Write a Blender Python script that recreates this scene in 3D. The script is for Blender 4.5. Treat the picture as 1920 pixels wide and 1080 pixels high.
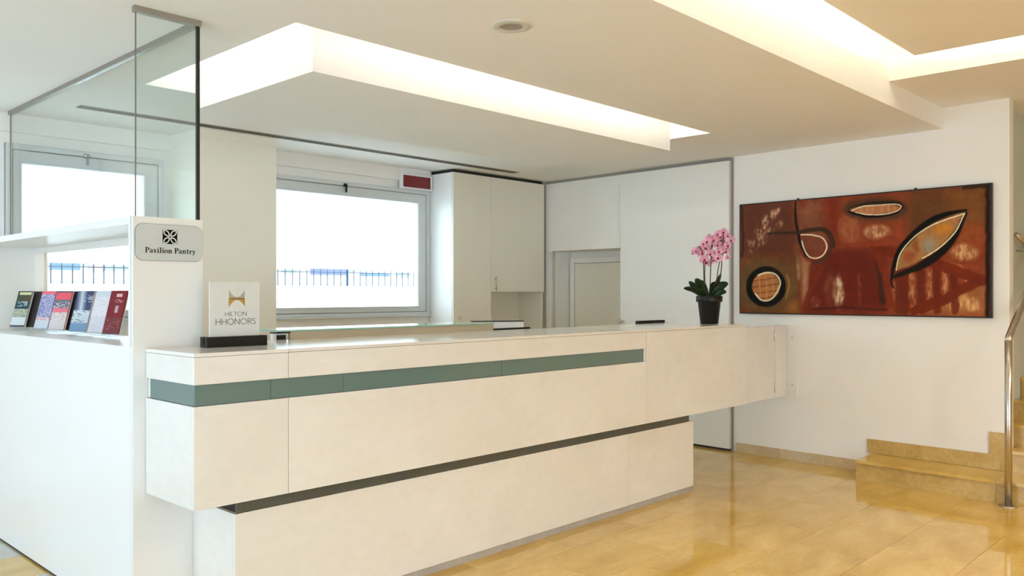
import bpy, bmesh, math, random
import numpy as np
from mathutils import Vector, Matrix
random.seed(7); np.random.seed(7)
for o in list(bpy.data.objects): bpy.data.objects.remove(o)
S = bpy.context.scene
COL = S.collection

# ------------------------------------------------------------------ camera, world, lights, exposure
cam = bpy.data.objects.new('camera', bpy.data.cameras.new('camera')); COL.objects.link(cam)
cam.location = (0, 0, 1.4); cam.rotation_euler = (math.pi/2, 0, math.radians(-46.34))
cam.data.sensor_width = 36; cam.data.lens = 1574/1920*36; cam.data.shift_y = 11/1920
cam.data.clip_start = .05
S.camera = cam
W = bpy.data.worlds.new('sky'); S.world = W; W.use_nodes = True
bg = W.node_tree.nodes['Background']
bg.inputs[0].default_value = (.73, .89, 1.0, 1); bg.inputs[1].default_value = 5.6
S.view_settings.view_transform = 'Standard'; S.view_settings.look = 'None'
S.view_settings.exposure = 0.06; S.view_settings.gamma = 1.0
S.view_settings.use_curve_mapping = False
S.cycles.use_denoising = True
S.cycles.max_bounces = 12; S.cycles.diffuse_bounces = 8; S.cycles.transparent_max_bounces = 16
S.cycles.sample_clamp_indirect = 8
COVE_LAMP = 40.0         # radiance of the cove tubes over the counter
COVE_LOBBY = 66.0        # radiance of the cove tubes over the lobby
SPOT_W = 100.0            # each lobby downlight, watts

# ------------------------------------------------------------------ materials
def srgb(r, g, b):
    return tuple((c/255/12.92 if c/255 <= .04045 else ((c/255+.055)/1.055)**2.4) for c in (r, g, b))
def mat(name, col, rough=.5, metal=0, spec=.5, noise=0, nscale=8, bump=0, coat=0, emit=None, estr=0):
    m = bpy.data.materials.new(name); m.use_nodes = True
    n = m.node_tree.nodes; l = m.node_tree.links; p = n['Principled BSDF']
    p.inputs['Base Color'].default_value = (*col, 1); p.inputs['Roughness'].default_value = rough
    p.inputs['Metallic'].default_value = metal; p.inputs['Specular IOR Level'].default_value = spec
    p.inputs['Coat Weight'].default_value = coat
    if emit: p.inputs['Emission Color'].default_value = (*emit, 1); p.inputs['Emission Strength'].default_value = estr
    if noise or bump:
        tc = n.new('ShaderNodeTexCoord'); t = n.new('ShaderNodeTexNoise')
        t.inputs['Scale'].default_value = nscale; t.inputs['Detail'].default_value = 6
        l.new(tc.outputs['Object'], t.inputs['Vector'])
        if noise:
            r = n.new('ShaderNodeValToRGB')
            r.color_ramp.elements[0].position = .3; r.color_ramp.elements[1].position = .7
            r.color_ramp.elements[0].color = (*[max(0, c*(1-noise)) for c in col], 1)
            r.color_ramp.elements[1].color = (*[min(1, c*(1+noise)) for c in col], 1)
            l.new(t.outputs['Fac'], r.inputs[0]); l.new(r.outputs[0], p.inputs['Base Color'])
        if bump:
            b = n.new('ShaderNodeBump'); b.inputs['Strength'].default_value = bump; b.inputs['Distance'].default_value = .01
            l.new(t.outputs['Fac'], b.inputs['Height']); l.new(b.outputs[0], p.inputs['Normal'])
    return m
def stone(name, cols, rough, spec=.5, scale=1.6, stretch=(1, 1, 1), vein=None, per_piece=0.0, fine=.12):
    """cloudy stone: two noises, optional veins, per-piece tone"""
    m = bpy.data.materials.new(name); m.use_nodes = True
    n = m.node_tree.nodes; l = m.node_tree.links; p = n['Principled BSDF']
    p.inputs['Roughness'].default_value = rough; p.inputs['Specular IOR Level'].default_value = spec
    geo = n.new('ShaderNodeNewGeometry'); mp = n.new('ShaderNodeMapping'); mp.inputs['Scale'].default_value = stretch
    oi = n.new('ShaderNodeObjectInfo')
    off = n.new('ShaderNodeVectorMath'); off.operation = 'SCALE'; off.inputs[0].default_value = (7.3, 3.1, 5.7)
    l.new(oi.outputs['Random'], off.inputs['Scale'])
    ad = n.new('ShaderNodeVectorMath'); ad.operation = 'ADD'
    l.new(geo.outputs['Position'], ad.inputs[0]); l.new(off.outputs[0], ad.inputs[1])
    l.new(ad.outputs[0], mp.inputs['Vector'])
    t = n.new('ShaderNodeTexNoise'); t.inputs['Scale'].default_value = scale; t.inputs['Detail'].default_value = 8
    t.inputs['Distortion'].default_value = .8
    l.new(mp.outputs[0], t.inputs['Vector'])
    r = n.new('ShaderNodeValToRGB'); e = r.color_ramp.elements
    while len(e) < len(cols): e.new(.5)
    for i, c in enumerate(cols):
        e[i].position = .28+.44*i/(len(cols)-1); e[i].color = (*c, 1)
    l.new(t.outputs['Fac'], r.inputs[0])
    out = r.outputs[0]
    t2 = n.new('ShaderNodeTexNoise'); t2.inputs['Scale'].default_value = scale*14; t2.inputs['Detail'].default_value = 5
    l.new(mp.outputs[0], t2.inputs['Vector'])
    mr = n.new('ShaderNodeMapRange'); mr.inputs['From Min'].default_value = .3; mr.inputs['From Max'].default_value = .7
    mr.inputs['To Min'].default_value = 1-fine; mr.inputs['To Max'].default_value = 1+fine*.6
    l.new(t2.outputs['Fac'], mr.inputs['Value'])
    hs = n.new('ShaderNodeHueSaturation'); l.new(out, hs.inputs['Color'])
    if per_piece:
        m2 = n.new('ShaderNodeMapRange'); m2.inputs['To Min'].default_value = 1-per_piece; m2.inputs['To Max'].default_value = 1+per_piece*.6
        l.new(oi.outputs['Random'], m2.inputs['Value'])
        mu = n.new('ShaderNodeMath'); mu.operation = 'MULTIPLY'
        l.new(mr.outputs[0], mu.inputs[0]); l.new(m2.outputs[0], mu.inputs[1]); l.new(mu.outputs[0], hs.inputs['Value'])
    else: l.new(mr.outputs[0], hs.inputs['Value'])
    out = hs.outputs[0]
    if vein:
        v = n.new('ShaderNodeTexNoise'); v.inputs['Scale'].default_value = scale*1.3; v.inputs['Detail'].default_value = 4; v.inputs['Distortion'].default_value = 1.5
        l.new(mp.outputs[0], v.inputs['Vector'])
        s1 = n.new('ShaderNodeMath'); s1.operation = 'SUBTRACT'; s1.inputs[1].default_value = .5; l.new(v.outputs['Fac'], s1.inputs[0])
        a1 = n.new('ShaderNodeMath'); a1.operation = 'ABSOLUTE'; l.new(s1.outputs[0], a1.inputs[0])
        q = n.new('ShaderNodeMapRange'); q.inputs['From Max'].default_value = .02; q.inputs['To Min'].default_value = .22; q.inputs['To Max'].default_value = 0
        l.new(a1.outputs[0], q.inputs['Value'])
        mx = n.new('ShaderNodeMix'); mx.data_type = 'RGBA'
        l.new(q.outputs[0], mx.inputs[0]); l.new(out, mx.inputs[6]); mx.inputs[7].default_value = (*vein, 1)
        out = mx.outputs[2]
    l.new(out, p.inputs['Base Color'])
    return m
def glass(name, tint, gloss=.9, ior=1.45):
    m = bpy.data.materials.new(name); m.use_nodes = True
    n = m.node_tree.nodes; l = m.node_tree.links; n.remove(n['Principled BSDF'])
    tr = n.new('ShaderNodeBsdfTransparent'); tr.inputs[0].default_value = (*tint, 1)
    gl = n.new('ShaderNodeBsdfGlossy'); gl.inputs['Roughness'].default_value = .02; gl.inputs[0].default_value = (gloss, gloss, gloss, 1)
    lw = n.new('ShaderNodeLayerWeight'); lw.inputs[0].default_value = .5
    pw = n.new('ShaderNodeMath'); pw.operation = 'POWER'; pw.inputs[1].default_value = 5; l.new(lw.outputs['Facing'], pw.inputs[0])
    fr = n.new('ShaderNodeMapRange'); fr.inputs['To Min'].default_value = .035; fr.inputs['To Max'].default_value = .8; l.new(pw.outputs[0], fr.inputs['Value'])
    mx = n.new('ShaderNodeMixShader'); l.new(fr.outputs[0], mx.inputs[0]); l.new(tr.outputs[0], mx.inputs[1]); l.new(gl.outputs[0], mx.inputs[2])
    l.new(mx.outputs[0], n['Material Output'].inputs[0])
    return m
def attr_mat(name, rough=.5, spec=.3):
    m = bpy.data.materials.new(name); m.use_nodes = True
    a = m.node_tree.nodes.new('ShaderNodeAttribute'); a.attribute_name = 'Col'
    p = m.node_tree.nodes['Principled BSDF']; p.inputs['Roughness'].default_value = rough; p.inputs['Specular IOR Level'].default_value = spec
    m.node_tree.links.new(a.outputs['Color'], p.inputs['Base Color'])
    return m

M = {}
M['wall'] = mat('wall_paint', (.86, .85, .84), .75, spec=.25, noise=.015, nscale=3)
M['ceil'] = mat('ceiling_paint', (.84, .835, .825), .85, spec=.2, noise=.01, nscale=2)
M['coffer'] = mat('coffer_paint', (.86, .835, .77), .85, spec=.2, noise=.01, nscale=2)
M['corridor'] = mat('corridor_paint', (.60, .64, .60), .8, spec=.2, noise=.03, nscale=4)
M['marble'] = stone('cream_marble', [(.755, .735, .71), (.80, .79, .775), (.84, .835, .835)], .13, scale=1.3, stretch=(.8, .8, 1.3), vein=(.80, .73, .65), fine=.025)
M['white_gloss'] = mat('white_lacquer', (.84, .85, .86), .28, noise=.01, nscale=2)
M['white_panel'] = mat('white_panel', (.82, .815, .80), .45, noise=.01, nscale=2)
M['cabinet'] = mat('cream_laminate', (.82, .79, .70), .45, noise=.012, nscale=3)
M['pillar'] = mat('cream_pillar_paint', (.89, .85, .77), .7, noise=.012, nscale=3)
M['tile'] = stone('yellow_marble_tile', [(.52, .325, .070), (.63, .425, .115), (.70, .50, .17)], .065, spec=.62, scale=1.5, stretch=(1, 2.2, 1), per_piece=.05, vein=(.48, .33, .11), fine=.06)
M['tile_grey'] = stone('grey_stone_tile', [(.50, .49, .45), (.57, .56, .52), (.62, .61, .58)], .2, scale=2, per_piece=.05, fine=.05)
M['step'] = stone('brown_marble', [(.46, .30, .09), (.55, .375, .135), (.62, .45, .19)], .18, scale=2.2, per_piece=.05, vein=(.68, .54, .30), fine=.10)
M['skirt'] = stone('beige_marble_skirting', [(.50, .38, .22), (.58, .46, .29), (.64, .53, .36)], .25, scale=4, per_piece=.06, fine=.12)
M['grout'] = mat('grout', (.25, .18, .09), .8, noise=.1, nscale=30)
M['kick'] = mat('grey_kick_strip', (.42, .40, .38), .35, noise=.08, nscale=20)
M['strip_glass'] = mat('sea_green_back_painted_glass', (.125, .205, .20), .10, spec=.6, noise=.05, nscale=2)
M['dark_glass'] = mat('dark_grey_glass', (.085, .095, .09), .12, spec=.6, noise=.05, nscale=2)
M['alu'] = mat('grey_aluminium_channel', (.36, .33, .29), .4, .7, noise=.05, nscale=10)
M['steel'] = mat('brushed_steel', (.58, .55, .52), .25, 1, noise=.06, nscale=40)
M['chrome'] = mat('chrome', (.6, .59, .57), .15, 1, noise=.02, nscale=10)
M['frame'] = mat('white_window_frame', (.66, .69, .71), .4, noise=.015, nscale=4)
M['black'] = mat('black_plastic', (.008, .008, .008), .35, spec=.3, noise=.2, nscale=20)
M['black_edge'] = mat('black_seal', (.008, .008, .008), .5, noise=.2, nscale=20)
M['dark_gap'] = mat('dark_shadow_gap', (.03, .028, .025), .8, noise=.1, nscale=10)
M['grey_gap'] = mat('grey_joint', (.30, .29, .27), .7, noise=.05, nscale=10)
M['dif'] = mat('dark_seal', (.16, .15, .13), .5, noise=.05, nscale=20)
M['glass'] = glass('partition_glass', (.955, .982, .98), ior=1.35)
M['pane'] = glass('window_glass', (.97, .985, .98))
M['acrylic'] = glass('clear_acrylic', (.93, .95, .96))
M['green_edge'] = mat('green_glass_edge', (.35, .55, .47), .1, noise=.05, nscale=8)
M['beige'] = mat('beige_board', (.50, .43, .32), .5, noise=.03, nscale=6)
M['red'] = mat('dark_red_sign_face', (.17, .012, .016), .3, noise=.08, nscale=10)
M['sign_plate'] = mat('silver_grey_sign', (.58, .61, .61), .4, 0, noise=.02, nscale=6)
M['outline'] = mat('sign_edge_line', (.22, .23, .22), .4, noise=.02, nscale=6)
M['ink'] = mat('black_ink', (.006, .006, .007), .7, spec=.1, noise=.1, nscale=30)
M['ink_grey'] = mat('grey_ink', (.09, .09, .08), .7, spec=.1, noise=.1, nscale=30)
M['white_ink'] = mat('white_ink', (.8, .8, .78), .5, noise=.02, nscale=30)
M['silver'] = mat('brushed_silver_plate', (.70, .71, .70), .5, 0, noise=.03, nscale=30)
M['gold'] = mat('gold_ink', (.50, .29, .07), .4, .2, noise=.08, nscale=60)
M['gold_pale'] = mat('pale_gold_ink', (.46, .40, .33), .4, .2, noise=.08, nscale=60)
M['gold_dark'] = mat('dark_gold_ink', (.16, .15, .03), .4, .2, noise=.08, nscale=60)
M['pot'] = mat('black_pot', (.008, .007, .006), .35, spec=.3, noise=.2, nscale=14)
M['soil'] = mat('bark_soil', (.05, .03, .02), .9, noise=.3, nscale=60, bump=.6)
M['leaf'] = mat('orchid_leaf', (.018, .055, .014), .3, noise=.35, nscale=14)
M['stem'] = mat('orchid_stem', (.05, .05, .025), .5, noise=.2, nscale=20)
M['petal'] = mat('pink_petal', (.80, .40, .58), .6, noise=.22, nscale=28)
M['lip'] = mat('magenta_lip', (.22, .015, .07), .5, noise=.2, nscale=30)
M['iron'] = mat('grey_iron', (.06, .07, .085), .6, noise=.1, nscale=10)
M['iron_blue'] = mat('blue_grey_iron', (.02, .05, .11), .6, noise=.1, nscale=10)
M['out_white'] = mat('sunlit_white_render', (.86, .87, .87), .9, noise=.01, nscale=1)
M['out_blue'] = mat('pale_blue_fascia', (.10, .17, .36), .7, noise=.06, nscale=2)
M['out_violet'] = mat('violet_blue_fascia', (.13, .15, .34), .7, noise=.06, nscale=2)
M['out_pink'] = mat('pale_pink_panel', (.38, .27, .32), .7, noise=.05, nscale=2)
M['out_grey'] = mat('pale_grey_panel', (.25, .29, .33), .7, noise=.05, nscale=2)
M['pavement'] = mat('pale_pavement', (.6, .6, .58), .9, noise=.05, nscale=2)
M['paint'] = attr_mat('oil_paint', .55, .12)
M['print'] = attr_mat('printed_paper', .35, .4)
M['tube'] = mat('cove_tube', (1, 1, 1), emit=(1.0, .97, .89), estr=COVE_LAMP)
M['tube_l'] = mat('cove_tube_lobby', (1, 1, 1), emit=(1.0, .93, .78), estr=COVE_LOBBY)
M['lamp_in'] = mat('lamp_recess_grey', (.34, .30, .26), .5, noise=.05, nscale=10)
M['lamp_ring'] = mat('lamp_ring', (.62, .60, .52), .4, noise=.03, nscale=10)
M['lamp_on'] = mat('lamp_glow', (1, 1, 1), emit=(1, .75, .45), estr=6)

# ------------------------------------------------------------------ helpers
def link(name, me, m=None, parent=None, loc=None):
    o = bpy.data.objects.new(name, me); COL.objects.link(o)
    if m is not None:
        for x in (m if isinstance(m, (list, tuple)) else [m]): me.materials.append(x)
    if loc is not None: o.location = loc
    if parent is not None: o.parent = parent
    return o
def bm_mesh(bm, name, smooth=False):
    bmesh.ops.recalc_face_normals(bm, faces=bm.faces)
    me = bpy.data.meshes.new(name); bm.to_mesh(me); bm.free()
    if smooth:
        for p in me.polygons: p.use_smooth = True
    return me
def addbox(bm, a, b, bevel=0, mi=0, rot=None):
    a = Vector(a); b = Vector(b)
    r = bmesh.ops.create_cube(bm, size=1); vs = r['verts']
    sz = b-a; c = (a+b)/2
    for v in vs: v.co = Vector((v.co.x*sz.x, v.co.y*sz.y, v.co.z*sz.z))+c
    if rot:
        for v in vs: v.co = rot @ v.co
    fs = list({f for v in vs for f in v.link_faces})
    for f in fs: f.material_index = mi
    if bevel:
        es = list({e for v in vs for e in v.link_edges})
        bmesh.ops.bevel(bm, geom=es, offset=bevel, segments=2, affect='EDGES', profile=.5)
def box(name, a, b, m, parent=None, bevel=0, smooth=False):
    """box with its own origin at the centre of its base; parents sit at the world origin or at their own location"""
    bm = bmesh.new(); addbox(bm, a, b, bevel)
    return place(name, bm, m, parent)
def place(name, bm, m, parent=None, smooth=False):
    bm.verts.ensure_lookup_table()
    lo = Vector([min(v.co[i] for v in bm.verts) for i in range(3)]); hi = Vector([max(v.co[i] for v in bm.verts) for i in range(3)])
    c = Vector(((lo.x+hi.x)/2, (lo.y+hi.y)/2, lo.z))
    bmesh.ops.translate(bm, verts=bm.verts, vec=-c)
    o = link(name, bm_mesh(bm, name, smooth), m)
    if parent is not None:
        o.parent = parent; c = c-world_loc(parent)
    o.location = c
    return o
def world_loc(o):
    v = Vector(o.location)
    while o.parent: o = o.parent; v += Vector(o.location)
    return v
def boxes(name, lst, m, parent=None, bevel=0):
    bm = bmesh.new()
    for a, b in lst: addbox(bm, a, b, bevel)
    return place(name, bm, m, parent)
def empty(name, loc, label=None, cat=None, group=None, kind=None):
    o = bpy.data.objects.new(name, None); COL.objects.link(o); o.location = loc; o.empty_display_size = .1
    return tag(o, label, cat, group, kind)
def tag(o, label=None, cat=None, group=None, kind=None):
    if label: o['label'] = label
    if cat: o['category'] = cat
    if group: o['group'] = group
    if kind: o['kind'] = kind
    return o
def struct(o): o['kind'] = 'structure'; return o
def prism(bm, pts, z0, z1, mi=0):
    lo = [bm.verts.new((x, y, z0)) for x, y in pts]; hi = [bm.verts.new((x, y, z1)) for x, y in pts]
    n = len(pts); fs = [bm.faces.new(lo[::-1]), bm.faces.new(hi)]
    for i in range(n): fs.append(bm.faces.new((lo[i], lo[(i+1) % n], hi[(i+1) % n], hi[i])))
    for f in fs: f.material_index = mi
def tube(bm, pts, r, seg=12, cap=True):
    pts = [Vector(p) for p in pts]; rings = []
    rs = r if isinstance(r, (list, tuple)) else [r]*len(pts)
    prev = None
    for i, p in enumerate(pts):
        if i == 0: d = pts[1]-p
        elif i == len(pts)-1: d = p-pts[i-1]
        else: d = (pts[i+1]-p).normalized()+(p-pts[i-1]).normalized()
        d.normalize()
        if prev is None:
            u = d.orthogonal().normalized()
        else:
            u = (prev-d*prev.dot(d)).normalized()
        prev = u; w = d.cross(u)
        rr = rs[i]
        if 0 < i < len(pts)-1:
            ca = (pts[i+1]-p).normalized().dot((p-pts[i-1]).normalized())
            rr = rr  # small bends only
        rings.append([bm.verts.new(p+u*math.cos(2*math.pi*k/seg)*rr+w*math.sin(2*math.pi*k/seg)*rr) for k in range(seg)])
    for a, b in zip(rings, rings[1:]):
        for k in range(seg): bm.faces.new((a[k], a[(k+1) % seg], b[(k+1) % seg], b[k]))
    if cap:
        bm.faces.new(rings[0][::-1]); bm.faces.new(rings[-1])
def lathe(bm, prof, seg=32, c=(0, 0, 0), mi=0):
    c = Vector(c); rings = []
    for r, z in prof:
        if r < 1e-6: rings.append([bm.verts.new(c+Vector((0, 0, z)))])
        else: rings.append([bm.verts.new(c+Vector((r*math.cos(2*math.pi*k/seg), r*math.sin(2*math.pi*k/seg), z))) for k in range(seg)])
    for a, b in zip(rings, rings[1:]):
        for k in range(seg):
            k2 = (k+1) % seg
            if len(a) == 1 and len(b) == 1: continue
            if len(a) == 1: f = bm.faces.new((a[0], b[k], b[k2]))
            elif len(b) == 1: f = bm.faces.new((a[k], b[0], a[k2]))
            else: f = bm.faces.new((a[k], a[k2], b[k2], b[k]))
            f.material_index = mi
def wx(y): return 6.596+.0469*y           # room face of the right wall

CEIL = 2.62
# ================================================================== floor
floor = struct(box('floor', (-3.3, -4.2, -.10), (10.2, 6.6, -.012), M['grout']))
TW, TL = .4127, .612
me_cache = {}
def tile_mesh(w, l, key):
    if key not in me_cache:
        bm = bmesh.new(); addbox(bm, (-l/2, -w/2, 0), (l/2, w/2, .012), .0008)
        me_cache[key] = bm_mesh(bm, 'tile')
    return me_cache[key]
rows = range(-6, 9)
for k in rows:
    y0 = 1.703+TW*k; x = 1.443+(.31 if k % 2 else 0)-TL*7
    while x < 6.9:
        x1 = x+TL
        a, b = x, x1
        if b > wx(y0)-.02: b = wx(y0)+.12
        grey = (a+b)/2 < 1.30
        if not (b < -1.2 or y0 < -1.5) and b-a > .05:
            g = .0015
            me = tile_mesh(TW-g, (b-a)-g, (round(b-a, 3), grey))
            if not me.materials: me.materials.append(M['tile_grey'] if grey else M['tile'])
            o = bpy.data.objects.new('tile', me); COL.objects.link(o); o.parent = floor
            o.location = Vector(((a+b)/2, y0+TW/2, -.012))-world_loc(floor)
            if b > wx(y0): break
        x = x1
# rest of the floor beyond the view, one plain bed of the same stone
boxes('floor_bed', [((-3.3, 5.42, -.012), (6.95, 6.5, -.001)), ((-3.3, -4.2, -.012), (10.2, -.79, -.001)), ((6.9, -.79, -.012), (10.2, 1.6, -.001))], M['tile'], floor)

# ================================================================== ceiling
ceil = struct(boxes('ceiling', [
    ((-3.3, 1.984, CEIL), (2.06, 6.6, 3.2)), ((5.65, 1.984, CEIL), (7.2, 6.6, 3.2)),
    ((2.06, 1.984, CEIL), (5.65, 3.31, 3.2)), ((2.06, 4.92, CEIL), (5.65, 6.6, 3.2)),
    ((-3.3, -4.2, CEIL), (.4, 1.984, 3.2)), ((.4, -4.2, CEIL), (5.61, -2.6, 3.2)),
    ((5.61, -4.2, 2.775), (10.2, 1.984, 3.2))], M['ceil']))
boxes('coffer_lid', [((2.0, 3.25, 2.98), (5.7, 4.98, 3.1)), ((.35, -2.65, 3.12), (5.65, 2.02, 3.25))], M['coffer'], ceil)
# floating box over the counter
cof = struct(empty('ceiling_panel', (3.84, 4.115, 2.48)))
boxes('floating_box', [((2.28, 3.51, 2.48), (5.405, 4.72, 2.71))], M['ceil'], cof)
boxes('hanger', [((x-.02, y-.02, 2.71), (x+.02, y+.02, 2.98)) for x in (2.9, 4.8) for y in (3.9, 4.3)], M['ceil'], cof)
cof2 = struct(empty('ceiling_panel', (3.0, -.5, 2.848)))
boxes('floating_panel', [((.65, -2.35, 2.848), (5.377, 1.75, 2.93))], M['coffer'], cof2)
boxes('hanger', [((x-.02, y-.02, 2.93), (x+.02, y+.02, 3.12)) for x in (1.5, 4.5) for y in (-1.2, .6)], M['ceil'], cof2)
def cove_lamp(p, q, m, label):
    t = empty('cove_lamp', p, label, 'lamp', 'hidden cove tubes')
    bm = bmesh.new(); tube(bm, [p, q], .013, 10); place('tube', bm, m, t)
    d = (Vector(q)-Vector(p)).normalized()
    for e, s in ((p, -1), (q, 1)):
        bm = bmesh.new(); e = Vector(e); tube(bm, [e, e+d*s*.03], .017, 10)
        place('tube_cap', bm, M['white_panel'], t)
for p, q, w in (((2.45, 3.60, 2.745), (5.25, 3.60, 2.745), 'front'), ((2.37, 3.75, 2.745), (2.37, 4.50, 2.745), 'pantry side'), ((5.32, 3.75, 2.745), (5.32, 4.50, 2.745), 'right wall side'), ((2.45, 4.63, 2.745), (5.25, 4.63, 2.745), 'window side')):
    cove_lamp(p, q, M['tube'], 'warm white cove tube hidden above the floating ceiling box over the counter, '+w)
for p, q, w in (((.9, 1.63, 2.965), (5.15, 1.63, 2.965), 'counter side'), ((5.26, -2.1, 2.965), (5.26, 1.5, 2.965), 'stair side'), ((.9, -2.2, 2.965), (5.1, -2.2, 2.965), 'rear side')):
    cove_lamp(p, q, M['tube_l'], 'warm white cove tube hidden above the raised lobby ceiling panel, '+w)
# linear air slot in the ceiling by the windows
sl = empty('air_slot', (4.06, 5.8, CEIL), 'long thin dark air slot in the ceiling in front of the windows', 'vent')
box('slot_frame', (2.0, 5.752, CEIL-.005), (6.13, 5.762, CEIL), M['alu'], sl); box('slot_frame', (2.0, 5.838, CEIL-.005), (6.13, 5.848, CEIL), M['alu'], sl)
box('slot', (2.0, 5.7625, CEIL-.002), (6.13, 5.8375, CEIL), M['dark_gap'], sl)
box('slat', (2.0, 5.792, CEIL-.006), (6.13, 5.806, CEIL-.0025), M['dif'], sl)

def downlight(loc, label, on=False):
    t = empty('downlight', loc, label, 'lamp')
    bm = bmesh.new(); lathe(bm, [(.092, 0), (.092, -.004), (.086, -.008), (.056, -.010), (.05, -.006), (.05, 0)], 40, loc); place('trim_ring', bm, M['lamp_ring'], t, True)
    bm = bmesh.new(); lathe(bm, [(.05, -.0075), (.043, -.0035), (.02, -.0015), (0, -.001)], 40, loc); place('reflector', bm, M['lamp_on'] if on else M['lamp_in'], t, True)
    if on:
        L = bpy.data.lights.new('spot', 'SPOT'); L.energy = SPOT_W; L.color = (1, .80, .56); L.spot_size = math.radians(150); L.spot_blend = .6; L.shadow_soft_size = .06
        o = bpy.data.objects.new('spot', L); COL.objects.link(o); o.parent = t; o.location = (0, 0, -.03)
downlight((2.76, 2.635, CEIL), 'round white recessed downlight, switched off, in the ceiling before the counter')
for i, (p, lab) in enumerate((((2.2, -.9, 2.848), 'lit downlight in the raised lobby ceiling panel, near the camera'),
             ((4.4, -.9, 2.848), 'lit downlight in the raised lobby ceiling panel, towards the stairs'),
             ((3.3, -1.9, 2.848), 'lit downlight in the raised lobby ceiling panel, towards the rear'),
             ((6.2, -1.4, 2.775), 'lit downlight in the lower ceiling beside the stairs'))):
    downlight(p, lab, True)

# ================================================================== walls
struct(boxes('wall_rear', [((-3.3, -4.3, 0), (-2.9, -4.2, 3.2)), ((2.2, -4.3, 0), (10.2, -4.2, 3.2)), ((-2.9, -4.3, 2.4), (2.2, -4.2, 3.2))], M['wall']))
dr = struct(empty('window_5', (-.35, -4.25, 0)))  # unseen opening behind the camera, added to daylight the counter front
for x in (-2.9, -1.22, .46, 2.14): box('mullion', (x, -4.28, 0), (x+.06, -4.22, 2.4), M['frame'], dr)
struct(boxes('wall_left', [((-3.35, -4.2, 0), (-3.2, 1.7, 3.2)), ((-3.35, 1.7, 2.4), (-3.2, 6.5, 3.2)), ((-3.35, 5.2, 0), (-3.2, 6.5, 2.4))], M['wall']))
dl = struct(empty('window_3', (-3.27, 3.4, 0)))
for y in (1.7, 3.42, 5.14): box('mullion', (-3.3, y, 0), (-3.25, y+.06, 2.4), M['frame'], dl)
# window wall
YW = 6.40
struct(boxes('wall_back', [
    ((-3.3, YW, 0), (1.10, YW+.22, CEIL)), ((1.10, YW, 0), (5.52, YW+.22, 1.195)), ((1.10, YW, 2.425), (5.52, YW+.22, CEIL)),
    ((1.66, YW, 1.195), (1.735, YW+.22, 2.425)), ((2.815, YW, 1.195), (3.40, YW+.22, 2.425)), ((5.51, YW, 0), (7.4, YW+.22, CEIL))], M['wall']))
struct(boxes('trim_1', [((-3.2, 6.365, 2.498), (2.874, YW, CEIL)), ((3.515, 6.365, 2.498), (5.497, YW, CEIL))], M['wall']))
struct(boxes('pillar', [((2.874, 5.93, 0), (3.515, YW, CEIL))], M['pillar']))
struct(boxes('trim_2', [((2.870, 5.924, 2.56), (3.519, 5.93, CEIL)), ((2.868, 5.93, 2.56), (2.874, 6.365, CEIL)), ((3.515, 5.93, 2.56), (3.521, 6.365, CEIL))], M['pillar']))
def window(n, x0, x1, gx0, gx1, z0=1.20, z1=2.42, gz0=1.28, gz1=2.293):
    w = struct(empty('window_%d' % n, ((x0+x1)/2, YW, z0)))
    c = .035
    for nm, a, b in (('casing', (x0, 6.372, z0), (x0+c, 6.47, z1)), ('casing', (x1-c, 6.372, z0), (x1, 6.47, z1)),
                     ('casing', (x0+c, 6.372, z1-c), (x1-c, 6.47, z1)), ('casing', (x0+c, 6.372, z0), (x1-c, 6.47, z0+.022))):
        box(nm, a, b, M['frame'], w, .003)
    s0, s1, sz0, sz1 = x0+c+.008, x1-c-.006, z0+.03, z1-c-.006
    fr = boxes('sash', [((s0, 6.388, sz0), (gx0, 6.45, sz1)), ((gx1, 6.388, sz0), (s1, 6.45, sz1)),
                   ((gx0, 6.388, gz1), (gx1, 6.45, sz1)), ((gx0, 6.388, sz0), (gx1, 6.45, gz0))], M['frame'], w)
    bd = .014
    boxes('glazing_bead', [((gx0-.018, 6.381, gz0-.012), (gx0-.004, 6.388, gz1+.012)), ((gx1+.004, 6.381, gz0-.012), (gx1+.018, 6.388, gz1+.012)),
                           ((gx0-.004, 6.381, gz1+.002), (gx1+.004, 6.388, gz1+.012)), ((gx0-.004, 6.381, gz0-.012), (gx1+.004, 6.388, gz0-.002))], M['frame'], fr)
    box('pane', (gx0, 6.418, gz0), (gx1, 6.424, gz1), M['pane'], w)
    box('gasket', (s0-.0085, 6.40, sz0), (s0-.0005, 6.44, sz1), M['dark_gap'], w); box('gasket', (s1+.0005, 6.392, sz0), (s1+.0055, 6.44, sz1), M['grey_gap'], w)
    box('gasket', (s0, 6.392, sz1+.0005), (s1, 6.44, sz1+.0055), M['grey_gap'], w); box('gasket', (s0, 6.392, sz0-.0075), (s1, 6.44, sz0-.0005), M['grey_gap'], w)
    xm = (gx0+gx1)/2 if n == 1 else 4.479
    la = boxes('latch', [((xm-.02, 6.362, 2.372), (xm+.02, 6.372, 2.404)), ((xm-.008, 6.352, 2.322), (xm+.01, 6.362, 2.392))], M['grey_gap'], w, .002)
    boxes('latch_lever', [((xm-.03, 6.346, 2.376), (xm-.008, 6.358, 2.392))], M['chrome'], la, .002)
    box('sill', (x0-.02, 6.35, z0-.02), (min(x1+.02, 5.495) if n == 2 else x1+.02, 6.40, z0), M['frame'], w, .003)
window(1, 1.742, 2.811, 1.839, 2.668)
window(2, 3.42, 5.492, 3.56, 5.35)
window(4, 1.10, 1.655, 1.18, 1.57)

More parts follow.
